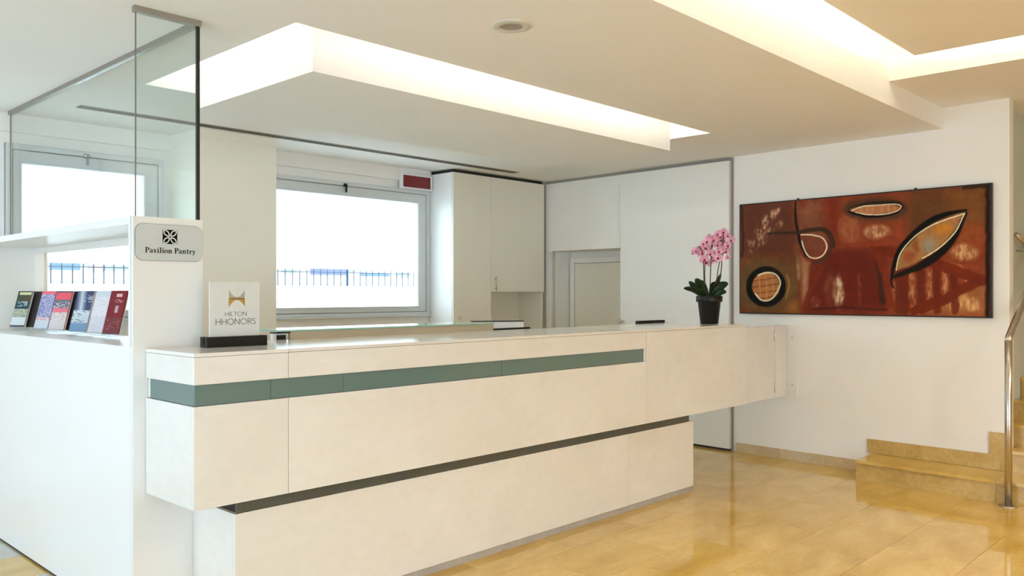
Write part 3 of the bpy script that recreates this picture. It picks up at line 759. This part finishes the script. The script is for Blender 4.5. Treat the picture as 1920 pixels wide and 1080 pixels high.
def leaflet(x, y, z, cov, lab, w):
    t = empty('leaflet', (x, y, z), lab, 'leaflet', 'leaflets in the pantry niche'); t.rotation_euler = (lean, 0, ang)
    grid_print('cover', w, L, cov, t)
    bm = bmesh.new(); addbox(bm, (-w/2+.002, .0035, 0), (w/2-.002, .012, L-.004)); link('pages', bm_mesh(bm, 'pages'), M['white_panel'], t)
for i, ((x, y), cov, lab, w) in enumerate(BR):
    leaflet(x, y, 1.1985, cov, lab, w)
    h = empty('leaflet_holder', (x, y, 1.1835), 'clear acrylic leaflet holder under the '+['dark teal', 'pink topped', 'red headed', 'blue grey', 'plain pale grey', 'dark red'][i]+' leaflet', 'holder', 'clear leaflet holders')
    h.rotation_euler = (lean, 0, ang)
    def hb(n, a, b):
        bm = bmesh.new(); addbox(bm, a, b); link(n, bm_mesh(bm, n), M['acrylic'], h)
    hb('holder_front', (-w/2-.004, -.008, .006), (w/2+.004, -.006, .10))
    hb('holder_back', (-w/2-.004, .034, .006), (w/2+.004, .036, .20))
    hb('holder_floor', (-w/2-.004, -.006, .006), (w/2+.004, .034, .008))
U_ = Vector((math.cos(ang), math.sin(ang), 0)); B_ = Vector((-math.sin(ang), math.cos(ang), 0))
for (x, y), lab, du in ((BR[0][0], 'black leaflet half hidden behind the dark teal one', .075), (BR[2][0], 'black leaflet half hidden behind the red headed one', .062), (BR[3][0], 'black leaflet edge showing behind the blue grey one', .022)):
    p = Vector((x, y, 0))+U_*du+B_*.022
    leaflet(p.x, p.y, 1.197, cd, lab, .10)

# ================================================================== tall cabinet in the corner
cb = empty('corner_cabinet', (6.16, 6.2, 0), 'tall cream cabinet with two doors and an open niche in the corner', 'cabinet')
CX0, CX1, CY = 5.498, 6.825, 6.05
box('side_panel', (CX0, CY+.003, 0), (CX0+.02, YW-.002, 2.584), M['white_gloss'], cb)
box('side_panel', (CX1-.02, CY+.003, 0), (CX1, YW-.002, 2.584), M['cabinet'], cb)
box('middle_panel', (6.01, CY+.022, 0), (6.03, YW-.02, 2.584), M['cabinet'], cb)
box('back_panel', (CX0+.021, YW-.018, 0), (CX1-.021, YW-.003, 2.584), M['cabinet'], cb)
box('top_panel', (CX0+.021, CY+.022, 2.555), (6.009, YW-.02, 2.584), M['cabinet'], cb)
box('niche_top', (6.031, CY+.022, 1.425), (CX1-.021, YW-.02, 1.445), M['cabinet'], cb)
box('niche_floor', (6.031, CY+.002, .90), (CX1-.021, YW-.02, .93), M['cabinet'], cb)
dA = box('door', (CX0, CY-.018, .09), (6.013, CY, 2.584), M['cabinet'], cb, .0015)
dB = box('door', (6.0165, CY-.018, 1.422), (CX1-.002, CY, 2.584), M['cabinet'], cb, .0015)
box('door', (6.0165, CY-.018, .09), (CX1-.002, CY, .895), M['cabinet'], cb, .0015)
def cab_handle(x, z0, z1, par):
    bm = bmesh.new(); tube(bm, [(x, CY-.045, z0), (x, CY-.045, z1)], .006, 10)
    for z in (z0+.02, z1-.02): tube(bm, [(x, CY-.019, z), (x, CY-.045, z)], .005, 8)
    place('handle', bm, M['chrome'], par, True)
cab_handle(6.065, 1.432, 1.575, dB); cab_handle(5.565, 1.05, 1.178, dA)
boxes('shadow_gap', [((CX0+.03, CY+.01, 2.585), (CX1-.01, YW-.02, CEIL-.004))], M['dark_gap'], cb)
struct(boxes('trim_5', [((CX1+.001, CY+.0, 0), (wx(CY)-.002, CY+.02, 2.60))], M['grey_gap']))

# red sign box above the window
rs = empty('exit_sign', (5.29, 6.33, 2.42), 'dark red sign in a white frame above the window beside the cabinet', 'sign')
boxes('sign_frame', [((5.095, 6.322, 2.418), (5.475, 6.362, 2.432)), ((5.095, 6.322, 2.547), (5.475, 6.362, 2.561)), ((5.095, 6.322, 2.432), (5.112, 6.362, 2.547)), ((5.46, 6.322, 2.432), (5.475, 6.362, 2.547))], M['white_gloss'], rs)
box('sign_face', (5.1125, 6.327, 2.4325), (5.4595, 6.36, 2.5465), M['red'], rs)

# ================================================================== painting
pt = empty('painting', (6.71, 2.65, 1.227), 'wide abstract painting in rust and brown with black outlined shapes', 'painting')
PA = Vector((wx(3.657)-.03, 3.657, 0)); PB = Vector((wx(1.645)-.03, 1.645, 0)); PZ0, PZ1 = 1.227, 2.187
nrm = Vector((-(PA-PB).y, (PA-PB).x, 0)).normalized()
if nrm.x > 0: nrm = -nrm
NX, NY = 520, 248
uu, vv = np.meshgrid((np.arange(NX)+.5)/NX, (np.arange(NY)+.5)/NY)
# canvas (u, v) -> sketch coordinates through the four corners of the sketch
def homog(src, dst):
    A = []
    for (x, y), (X, Y) in zip(src, dst):
        A += [[x, y, 1, 0, 0, 0, -X*x, -X*y], [0, 0, 0, x, y, 1, -Y*x, -Y*y]]
    b = np.array([c for p in dst for c in p], float)
    return np.append(np.linalg.solve(np.array(A, float), b), 1).reshape(3, 3)
Hm = homog([(0, 0), (1, 0), (1, 1), (0, 1)], [(75, 200), (1822, 48), (1817, 985), (75, 952)])
d_ = Hm[2, 0]*uu+Hm[2, 1]*vv+1
PXx = (Hm[0, 0]*uu+Hm[0, 1]*vv+Hm[0, 2])/d_; PYy = (Hm[1, 0]*uu+Hm[1, 1]*vv+Hm[1, 2])/d_
def vnoise(sx, sy, seed, octv=3):
    rng = np.random.RandomState(seed); out = np.zeros_like(PXx); amp = 1; tot = 0
    for o in range(octv):
        g = rng.rand(64, 64); x = PXx/sx*2**o; y = PYy/sy*2**o
        xi = np.floor(x).astype(int); yi = np.floor(y).astype(int); fx = x-xi; fy = y-yi
        fx = fx*fx*(3-2*fx); fy = fy*fy*(3-2*fy)
        a = g[yi % 64, xi % 64]; b = g[yi % 64, (xi+1) % 64]; c = g[(yi+1) % 64, xi % 64]; e = g[(yi+1) % 64, (xi+1) % 64]
        out += amp*((a*(1-fx)+b*fx)*(1-fy)+(c*(1-fx)+e*fx)*fy); tot += amp; amp *= .55
    return out/tot
img = np.zeros((NY, NX, 3)); img[:] = (140, 62, 40)
WX = (vnoise(60, 60, 1)-.5)*26; WY = (vnoise(60, 60, 2)-.5)*26
def blend(al, col): 
    global img
    img = img*(1-al[..., None])+np.array(col, float)*al[..., None]
def inside(pts):
    X = PXx+WX*.5; Y = PYy+WY*.5; ins = np.zeros(X.shape, bool); n = len(pts)
    for i in range(n):
        x0, y0 = pts[i]; x1, y1 = pts[(i+1) % n]
        if y0 == y1: continue
        c = ((y0 > Y) != (y1 > Y)) & (X < (x1-x0)*(Y-y0)/(y1-y0)+x0); ins ^= c
    return ins
def dist(pts, warp=.0):
    X = PXx+WX*warp; Y = PYy+WY*warp; D = np.full(X.shape, 1e9); Tt = np.zeros(X.shape); n = len(pts)
    for i in range(n-1):
        ax, ay = pts[i]; bx, by = pts[i+1]; dx, dy = bx-ax, by-ay; L2 = dx*dx+dy*dy+1e-9
        t = np.clip(((X-ax)*dx+(Y-ay)*dy)/L2, 0, 1); d = np.hypot(X-ax-t*dx, Y-ay-t*dy)
        m = d < D; D[m] = d[m]; Tt[m] = (i+t[m])/(n-1)
    return D, Tt
def smooth(x): x = np.clip(x, 0, 1); return x*x*(3-2*x)
def fill(pts, col, op=.8, soft=30):
    D, _ = dist(list(pts)+[pts[0]], .5); ins = inside(pts); sd = np.where(ins, D, -D)
    blend(smooth(sd/soft*.5+.5)*op, col)
def stroke(pts, w, col, op=1, soft=6, w1=None, warp=.25, taper=None, dry=False):
    D, t = dist(pts, warp); ww = w if w1 is None else w+(w1-w)*t
    if taper: ww = ww*(1-taper+taper*np.sin(np.pi*t))
    blend(smooth((ww/2+soft/2-D)/soft)*op*(DRY if dry else 1), col)
def spl(pts, n=10):
    out = []; P = [pts[0]]+list(pts)+[pts[-1]]
    for i in range(1, len(P)-2):
        p0, p1, p2, p3 = P[i-1:i+3]
        for k in range(n):
            t = k/n
            out.append(tuple(.5*((2*p1[j])+(-p0[j]+p2[j])*t+(2*p0[j]-5*p1[j]+4*p2[j]-p3[j])*t*t+(-p0[j]+3*p1[j]-3*p2[j]+p3[j])*t**3) for j in (0, 1)))
    return out+[pts[-1]]
def ell(cx, cy, rx, ry, n=40, a0=0, a1=360, rot=0):
    o = []
    for x, y in arc(0, 0, rx, ry, a0, a1, n):
        c, s = math.cos(rot), math.sin(rot); o.append((cx+c*x-s*y, cy+s*x+c*y))
    return o
fill([(75, 190), (450, 150), (450, 560), (75, 560)], (104, 58, 50), .8, 60)
fill([(460, 170), (640, 150), (650, 520), (470, 560)], (146, 84, 64), .8, 40)
fill([(470, 170), (550, 170), (520, 230)], (150, 60, 40), .8, 20)
fill([(660, 140), (1250, 100), (1260, 480), (700, 490)], (158, 66, 38), .85, 50)
fill([(680, 150), (760, 150), (760, 470), (700, 480)], (140, 46, 24), .8, 30)
fill([(760, 170), (1250, 130), (1250, 300), (900, 330)], (134, 70, 46), .6, 60)
fill([(1255, 90), (1790, 40), (1800, 400), (1250, 420)], (112, 68, 36), .9, 60)
fill([(1500, 70), (1780, 60), (1780, 330), (1560, 330)], (142, 84, 40), .7, 80)
fill([(1560, 330), (1790, 330), (1790, 700), (1500, 600)], (160, 76, 36), .85, 50)
fill([(80, 560), (500, 560), (510, 950), (75, 960)], (122, 76, 44), .85, 60)
fill([(390, 880), (490, 860), (490, 950), (380, 950)], (170, 110, 50), .7, 40)
fill([(500, 520), (1120, 480), (1110, 960), (500, 960)], (124, 42, 24), .9, 50)
fill([(640, 560), (760, 520), (900, 530), (1000, 600), (1060, 800), (1080, 930), (560, 930), (600, 720)], (112, 32, 20), .8, 40)
fill([(1110, 500), (1790, 480), (1800, 980), (1110, 970)], (146, 60, 32), .85, 50)
fill([(1280, 960), (1560, 840), (1800, 730), (1810, 985)], (172, 104, 66), .85, 40)
DRY = np.clip((vnoise(13, 46, 9)*.6+vnoise(34, 34, 10)*.4-.38)*4.5, 0, 1)
# pale brush marks
for p, w, op in (([(330, 235), (250, 300), (200, 380)], 46, .75), ([(350, 320), (280, 380), (160, 470)], 34, .55), ([(300, 400), (210, 480), (150, 520)], 22, .5), ([(130, 450), (150, 455)], 22, .5)):
    stroke(p, w, (222, 172, 156), min(1, op*1.3), 34, warp=1.6, dry=True)
for x, y, rx, ry, c, op in ((830, 350, 70, 90, (190, 118, 92), .55), (1030, 385, 80, 44, (228, 184, 156), .9), (850, 380, 60, 90, (176, 100, 72), .6), (760, 810, 34, 100, (222, 200, 186), .95), (700, 790, 40, 110, (150, 84, 66), .6), (600, 880, 30, 40, (176, 130, 110), .55), (905, 790, 14, 100, (150, 84, 66), .6),
                        (1590, 870, 66, 80, (226, 172, 130), .9), (1690, 893, 52, 46, (228, 176, 134), .9), (1640, 530, 90, 50, (222, 172, 136), .9), (1560, 640, 70, 30, (200, 130, 90), .6), (1660, 725, 22, 16, (226, 190, 166), .9), (1260, 760, 14, 90, (190, 132, 110), .7), (1150, 800, 26, 60, (186, 130, 108), .7), (480, 640, 14, 80, (190, 150, 130), .75), (530, 780, 14, 100, (176, 130, 112), .7), (560, 240, 60, 60, (158, 98, 78), .5)):
    D = np.hypot((PXx+WX-x)/rx, (PYy+WY-y)/ry); blend(smooth((1.45-D)*1.3)*op*(.35+.65*DRY), c)
fill([(500, 560), (560, 600), (540, 760), (515, 905), (500, 800)], (188, 136, 112), .8, 20)
# rust bars and stripes on the right
for x in (1175, 1215, 1330, 1440, 1560): stroke([(x, 640), (x+10, 940)], 52, (112, 36, 14), .85, 22, warp=.8)
for x in (1270, 1390, 1500): stroke([(x, 660), (x+8, 900)], 34, (200, 136, 104), .95, 26, warp=.8, dry=True)
stroke([(1010, 515), (1250, 540), (1450, 610), (1760, 730)], 72, (128, 42, 12), 1, 12, warp=.8)
stroke([(1760, 720), (1600, 800), (1500, 860), (1290, 940)], 70, (124, 40, 12), .95, 14, warp=.8)
stroke([(990, 500), (1050, 700), (1070, 870)], 22, (78, 38, 24), .95, 14, w1=50, warp=.6)
stroke([(995, 510), (1090, 680), (1120, 900)], 48, (136, 46, 18), .9, 16, warp=.6)
stroke([(640, 640), (560, 800), (515, 925)], 30, (134, 46, 26), .85, 18, warp=.6)
stroke([(590, 930), (800, 918), (1090, 935)], 16, (70, 26, 18), .7, 14, warp=.6)
stroke([(730, 490), (900, 480), (1100, 470), (1200, 440)], 22, (160, 60, 36), .7, 16, warp=.6)
# circle at lower left
stroke(ell(258, 768, 160, 150), 90, (112, 86, 56), .65, 60)
stroke(spl([(400, 690), (415, 760), (395, 850)]), 12, (196, 140, 60), .7, 16)
blend((np.hypot((PXx-260)/108, (PYy-770)/108) < 1)*1.0, (196, 124, 80))
for k, y in enumerate((720, 765, 810, 850)): stroke([(165, y+12), (345, y-14)], 10, (140, 74, 42), .7, 8, warp=.5)
for x in (210, 255, 300): stroke([(x, 680), (x+4, 860)], 9, (216, 160, 118), .5, 8, warp=.5)
stroke(ell(255, 770, 117, 122), 40, (20, 14, 12), 1, 14)
stroke(spl([(200, 690), (260, 672), (320, 685), (354, 740), (335, 800), (290, 860), (225, 866), (180, 820)]), 10, (240, 230, 226), 1, 4, warp=.1)
# hook shape
stroke(spl([(462, 175), (462, 300), (480, 400), (500, 480), (540, 555)]), 12, (38, 22, 18), .95, 8, w1=26)
stroke(spl([(280, 398), (380, 392), (470, 390), (560, 372), (650, 368), (700, 410), (720, 480)]), 16, (62, 44, 34), .9, 14, w1=40)
stroke(spl([(700, 420), (705, 500), (660, 580), (590, 605)]), 26, (84, 54, 42), .8, 18)
fill(spl([(505, 410), (590, 412), (650, 435), (672, 495), (640, 555), (590, 570), (545, 545), (515, 480)]), (138, 70, 58), .8, 8)
stroke(spl([(500, 405), (580, 408), (650, 432), (678, 490), (650, 550), (600, 572), (550, 556), (518, 500), (505, 450)]), 10, (236, 220, 216), 1, 4, warp=.1)
# small lens on top
stroke(ell(1020, 225, 200, 62), 40, (86, 60, 44), .75, 40)
fill(ell(1020, 228, 180, 40), (196, 128, 98), .95, 8)
for x in (920, 960, 1000, 1060, 1110, 1150): stroke([(x, 200), (x+2, 256)], 8, (214, 160, 118), .6, 8)
stroke(spl([(828, 240), (890, 262), (980, 276), (1080, 268), (1170, 246), (1205, 215)]), 20, (18, 12, 10), 1, 10, taper=.5)
stroke(spl([(840, 218), (950, 190), (1080, 180), (1180, 180), (1210, 205)]), 22, (40, 28, 22), .9, 18, taper=.5)
stroke(spl([(850, 236), (930, 206), (1040, 198), (1150, 190), (1196, 204), (1170, 238), (1080, 262), (970, 264), (880, 248)]), 7, (238, 226, 220), 1, 4, warp=.1)
# big leaf
leaf_in = spl([(1160, 660), (1190, 540), (1290, 420), (1430, 330), (1640, 254), (1570, 400), (1440, 510), (1330, 585), (1220, 640)])
fill(leaf_in, (176, 122, 84), 1, 10)
for x, y, rx, ry, c, op in ((1490, 370, 80, 46, (206, 130, 44), .95), (1390, 480, 60, 60, (160, 148, 146), .9), (1300, 480, 30, 60, (150, 70, 36), .7), (1590, 300, 50, 30, (190, 122, 90), .8), (1250, 560, 50, 46, (160, 72, 44), .85)):
    D = np.hypot((PXx+WX-x)/rx, (PYy+WY-y)/ry); blend(smooth(1.3-D)*op*inside(leaf_in), c)
stroke(spl([(1130, 720), (1150, 600), (1200, 500), (1290, 400), (1400, 310), (1520, 260), (1655, 232)]), 46, (20, 14, 10), 1, 12, taper=.75)
stroke(spl([(1135, 705), (1280, 650), (1400, 585), (1500, 500), (1580, 400), (1650, 255)]), 58, (24, 16, 12), 1, 20, taper=.7)
stroke(spl([(1130, 690), (1128, 740), (1140, 780)]), 16, (40, 20, 14), .8, 12)
stroke(spl([(1162, 655), (1190, 540), (1290, 420), (1430, 330), (1640, 256)]), 8, (242, 234, 226), 1, 4, warp=.1)
stroke(spl([(1640, 256), (1570, 392), (1460, 500), (1345, 572)]), 9, (240, 230, 222), 1, 4, warp=.1)
# dark rim of the canvas
stroke([(1805, 40), (1800, 990)], 30, (26, 16, 12), .95, 30, warp=.6)
stroke([(1640, 70), (1810, 60)], 26, (40, 26, 18), .8, 26, warp=.6)
stroke([(85, 190), (95, 500), (85, 560)], 16, (50, 28, 22), .8, 18, warp=.6)
PXx_, PYy_ = PXx, PYy
PXx = PXx_+WX*3; PYy = PYy_+WY*3
img *= (1+.16*(vnoise(22, 70, 5)-.5)+.14*(vnoise(90, 26, 6)-.5))[..., None]
img *= np.array([.97, .98, .84])
img = 255*np.clip(img/255, 0, 1)**1.10
img = img*.88+img.mean(2, keepdims=True)*.12
img = np.clip(img, 0, 255)/255
lin = np.where(img <= .04045, img/12.92, ((img+.055)/1.055)**2.4)
gx, gy = np.meshgrid(np.arange(NX+1)/NX, np.arange(NY+1)/NY)
brd = .008
A3 = np.array([PA.x, PA.y, 0]); B3 = np.array([PB.x, PB.y, 0]); nn = np.array(nrm)
t_ = brd/2+gx*(1-brd)
P3 = A3+(B3-A3)*t_[..., None]+nn*.003
P3[..., 2] = PZ1-(PZ1-PZ0)*(.010+gy*.98)
me = bpy.data.meshes.new('canvas')
idx = (np.arange(NY)[:, None]*(NX+1)+np.arange(NX)[None]).ravel()
quads = np.stack([idx, idx+1, idx+NX+2, idx+NX+1], 1)
me.vertices.add((NX+1)*(NY+1)); me.vertices.foreach_set('co', (P3-np.array(pt.location)).reshape(-1).astype(np.float32))
me.loops.add(len(quads)*4); me.loops.foreach_set('vertex_index', quads[:, ::-1].ravel().astype(np.int32))
me.polygons.add(len(quads)); me.polygons.foreach_set('loop_start', np.arange(0, len(quads)*4, 4, dtype=np.int32))
me.update(calc_edges=True); me.validate()
ca = me.color_attributes.new('Col', 'FLOAT_COLOR', 'CORNER')
cl = np.concatenate([lin.reshape(-1, 3), np.ones((NX*NY, 1))], 1)
ca.data.foreach_set('color', np.repeat(cl, 4, 0).ravel().astype(np.float32))
cv = link('canvas', me, M['paint'], pt)
bm = bmesh.new()
def pq(t, off): p = PA+(PB-PA)*t+nrm*off; return (p.x, p.y)
prism(bm, [pq(0, .002), pq(1, .002), pq(1, -.028), pq(0, -.028)], PZ0, PZ1)
place('stretcher_edge', bm, M['black'], pt)
for t in (.27, .74):
    bm = bmesh.new(); x, y = pq(t, -.012); addbox(bm, (x-.006, y-.008, PZ1+.0005), (x+.006, y+.008, PZ1+.012)); place('hanging_clip', bm, M['black'], pt)

# ================================================================== orchid
OX, OY, OZ = 5.735, 3.37, 1.169
orch = empty('orchid_plant', (OX, OY, OZ), 'pink flowering orchid in a black pot on the counter', 'plant')
bm = bmesh.new()
lathe(bm, [(0, .001), (.064, .001), (.068, .004), (.087, .168), (.098, .169), (.100, .174), (.100, .212), (.097, .216), (.090, .216), (.086, .205), (.084, .17)], 40, (OX, OY, OZ)); place('pot', bm, M['pot'], orch, True)
bm = bmesh.new(); lathe(bm, [(.0835, .188), (.06, .196), (.03, .199), (0, .2)], 30, (OX, OY, OZ)); place('soil', bm, M['soil'], orch, True)
RT = Vector((.6904, -.7234, 0)); FW = Vector((.7234, .6904, 0)); UP = Vector((0, 0, 1))
K = 6.46/1574
def opt(px, py, dep=0): return Vector((OX, OY, OZ))+RT*((px-1329)*K)+UP*((606-py)*K)+FW*dep
def leafobj(pts, w, m=M['leaf'], name='leaf'):
    pts = [Vector(p) for p in spl3(pts)]; n = len(pts); bm = bmesh.new(); rows_ = []
    for i, p in enumerate(pts):
        t = i/(n-1); d = (pts[min(i+1, n-1)]-pts[max(i-1, 0)]).normalized()
        s = d.cross(UP)*.45+d.cross(FW)*.9*(1 if d.dot(RT) < 0 else -1)
        if s.length < .05: s = RT.copy()
        s.normalize(); nn_ = s.cross(d).normalized()
        ww = w*(math.sin(math.pi*min(1, .12+t*.88))**.7)*(1 if t < .98 else .2)
        rows_.append([bm.verts.new(p-s*ww+nn_*ww*.28), bm.verts.new(p-s*ww*.5+nn_*ww*.06), bm.verts.new(p), bm.verts.new(p+s*ww*.5+nn_*ww*.06), bm.verts.new(p+s*ww+nn_*ww*.28)])
    for a, b in zip(rows_, rows_[1:]):
        for k in range(4): bm.faces.new((a[k], a[k+1], b[k+1], b[k]))
    bmesh.ops.solidify(bm, geom=bm.faces[:], thickness=.0022)
    return place(name, bm, m, orch, True)
def spl3(pts, n=6):
    P = [Vector(p) for p in pts]; P = [P[0]]+P+[P[-1]]; out = []
    for i in range(1, len(P)-2):
        a, b, c, d = P[i-1:i+3]
        for k in range(n):
            t = k/n; out.append(.5*(2*b+(c-a)*t+(2*a-5*b+4*c-d)*t*t+(3*b-a-3*c+d)*t**3))
    return out+[P[-1]]
for p, w in (([(1322, 555, 0), (1312, 535, -.02), (1301, 521, -.04)], .026), ([(1321, 556, 0), (1304, 538, .02), (1292, 526, .03)], .020),
             ([(1320, 556, -.01), (1300, 543, -.03), (1278, 539, -.05)], .020), ([(1322, 557, -.03), (1310, 546, -.06), (1298, 544, -.08)], .022),
             ([(1332, 556, 0), (1338, 536, .02), (1342, 527, .03)], .022), ([(1333, 556, -.02), (1348, 537, -.03), (1362, 530, -.05)], .028),
             ([(1335, 556, -.03), (1346, 548, -.06), (1356, 547, -.09)], .024), ([(1333, 556, .02), (1346, 530, .05), (1355, 511, .06)], .014),
             ([(1326, 555, .03), (1318, 532, .06), (1312, 528, .07)], .024)):
    leafobj([opt(*q) for q in p], w*1.28)
for p in ([(1320, 556, 0), (1319, 520, 0), (1318, 495, 0), (1316, 470, .01), (1308, 460, 0)], [(1323, 556, .01), (1321, 510, .01), (1324, 480, .01), (1335, 462, .01)], [(1330, 556, 0), (1331, 520, 0), (1332, 495, 0), (1335, 455, .01), (1338, 440, 0)],
          [(1342, 535, .01), (1347, 500, .01), (1352, 478, .01), (1356, 450, .01), (1356, 435, 0)], [(1348, 532, .0), (1352, 500, .0), (1354, 478, .0), (1362, 455, 0)]):
    bm = bmesh.new(); tube(bm, spl3([opt(*q) for q in p]), .0038, 8); place('stem', bm, M['stem'], orch, True)
# one blossom mesh, shared
def blossom_mesh():
    bm = bmesh.new()
    def petal(ang, L, wd, cup):
        n = 5; rows_ = []
        for i in range(n+1):
            t = i/n; r = .004+L*t; w = wd*math.sin(math.pi*(.10+.82*t))**.8
            row = []
            for k in (-1, -.5, 0, .5, 1):
                x = r; y = w*k; z = cup*t*t*.012+abs(k)*.004*(.3+t)-.012*t
                row.append(bm.verts.new((math.cos(ang)*x-math.sin(ang)*y, math.sin(ang)*x+math.cos(ang)*y, z)))
            rows_.append(row)
        for a, b in zip(rows_, rows_[1:]):
            for k in range(4): bm.faces.new((a[k], a[k+1], b[k+1], b[k]))
    petal(math.radians(8), .030, .023, 1); petal(math.radians(172), .030, .023, 1)
    for a in (90, 215, 325): petal(math.radians(a), .029, .014, -1)
    return bm_mesh(bm, 'blossom', True)
bmx = blossom_mesh(); bmx.materials.append(M['petal'])
bm = bmesh.new()
lathe(bm, [(0, .012), (.004, .011), (.0065, .006), (.005, 0), (0, -.001)], 10, (0, -.003, 0))
for s in (-1, 1):
    v = [bm.verts.new(p) for p in ((0, -.004, .004), (s*.009, -.002, .009), (s*.008, -.011, .010), (0, -.014, .008))]; bm.faces.new(v)
lipm = bm_mesh(bm, 'lip', True); lipm.materials.append(M['lip'])
FL = [(490, 120), (435, 140), (325, 215), (385, 200), (490, 195), (553, 200), (440, 245), (520, 252), (470, 290), (515, 305), (240, 300), (200, 322), (285, 325), (322, 272), (410, 340), (340, 412), (395, 395), (432, 372), (303, 385), (525, 368), (280, 285), (530, 160), (355, 185), (460, 165), (415, 190), (480, 250), (300, 235), (365, 330), (440, 310), (370, 250)]
for i, (fx, fy) in enumerate(FL):
    px = 1260+fx/5.14; py = 410+fy/5.14
    dep = random.uniform(-.05, .05)
    o = bpy.data.objects.new('blossom', bmx); COL.objects.link(o); o.parent = orch
    o.location = opt(px, py, dep)-world_loc(orch)
    yaw = random.uniform(-.8, .8); pit = random.uniform(-.25, .35)
    face = (-FW*math.cos(yaw)+RT*math.sin(yaw)+UP*(-pit)).normalized()
    xa = UP.cross(face).normalized(); ya = face.cross(xa)
    sc = random.uniform(.9, 1.12) if i not in (11, 19) else .65
    Rm = Matrix((xa, ya, face)).transposed()
    o.rotation_euler = (Rm @ Matrix.Rotation(random.uniform(-.3, .3), 3, 'Z')).to_euler(); o.scale = (sc, sc, sc)
    q = bpy.data.objects.new('lip', lipm); COL.objects.link(q); q.parent = o

# ================================================================== outside
struct(boxes('ground', [((-12, 6.62, -.30), (40, 45, -.12))], M['pavement']))
struct(boxes('wall_parapet', [((-4, 9.36, -.12), (14, 9.56, 1.505))], M['out_white']))
ra = empty('iron_railing', (4.0, 9.42, 1.505), 'thin grey iron railing on the white wall outside the windows', 'railing')
bm = bmesh.new(); tube(bm, [(1.2, 9.42, 1.685), (9.4, 9.42, 1.685)], .006, 6); place('top_rail', bm, M['iron'], ra)
bm = bmesh.new(); tube(bm, [(1.2, 9.42, 1.520), (9.4, 9.42, 1.520)], .003, 6); place('bottom_rail', bm, M['iron'], ra)
bm = bmesh.new(); tube(bm, [(0, 0, 0), (0, 0, .205), (0, 0, .225)], [.0075, .0075, .001], 6); bar = bm_mesh(bm, 'bar'); bar.materials.append(M['iron'])
bm = bmesh.new(); tube(bm, [(0, 0, 0), (0, 0, .225)], .016, 8); post = bm_mesh(bm, 'post'); post.materials.append(M['iron_blue'])
x = 1.3; k = 0
while x < 9.3:
    nm = 'post' if k % 13 == 12 else 'bar'
    o = bpy.data.objects.new(nm, post if nm == 'post' else bar); COL.objects.link(o); o.parent = ra; o.location = Vector((x, 9.42, 1.505))-world_loc(ra)
    x += .105; k += 1
bd = empty('street_building', (10, 20.4, 0), 'pale overexposed building across the street behind the iron railing', 'building')
box('facade', (-2, 20, -.12), (26, 21, 6.2), M['out_white'], bd)
for nm, x0, x1, z0, z1, m in (('fascia', 6.3, 6.92, 1.93, 2.08, 'out_blue'), ('fascia', 7.0, 7.12, 2.02, 2.08, 'out_grey'), ('fascia', 7.12, 7.42, 1.90, 2.06, 'out_pink'), ('fascia', 7.45, 8.05, 1.93, 2.06, 'out_grey'),
                          ('fascia', 12.0, 12.45, 1.96, 2.06, 'out_grey'), ('fascia', 12.9, 14.05, 1.93, 2.10, 'out_violet'), ('fascia', 14.1, 14.4, 2.03, 2.09, 'out_grey'), ('fascia', 14.6, 15.6, 1.92, 2.02, 'out_blue'), ('fascia', 15.9, 16.4, 1.9, 2.05, 'out_grey')):
    box(nm, (x0, 19.94, z0), (x1, 19.999, z1), M[m], bd)
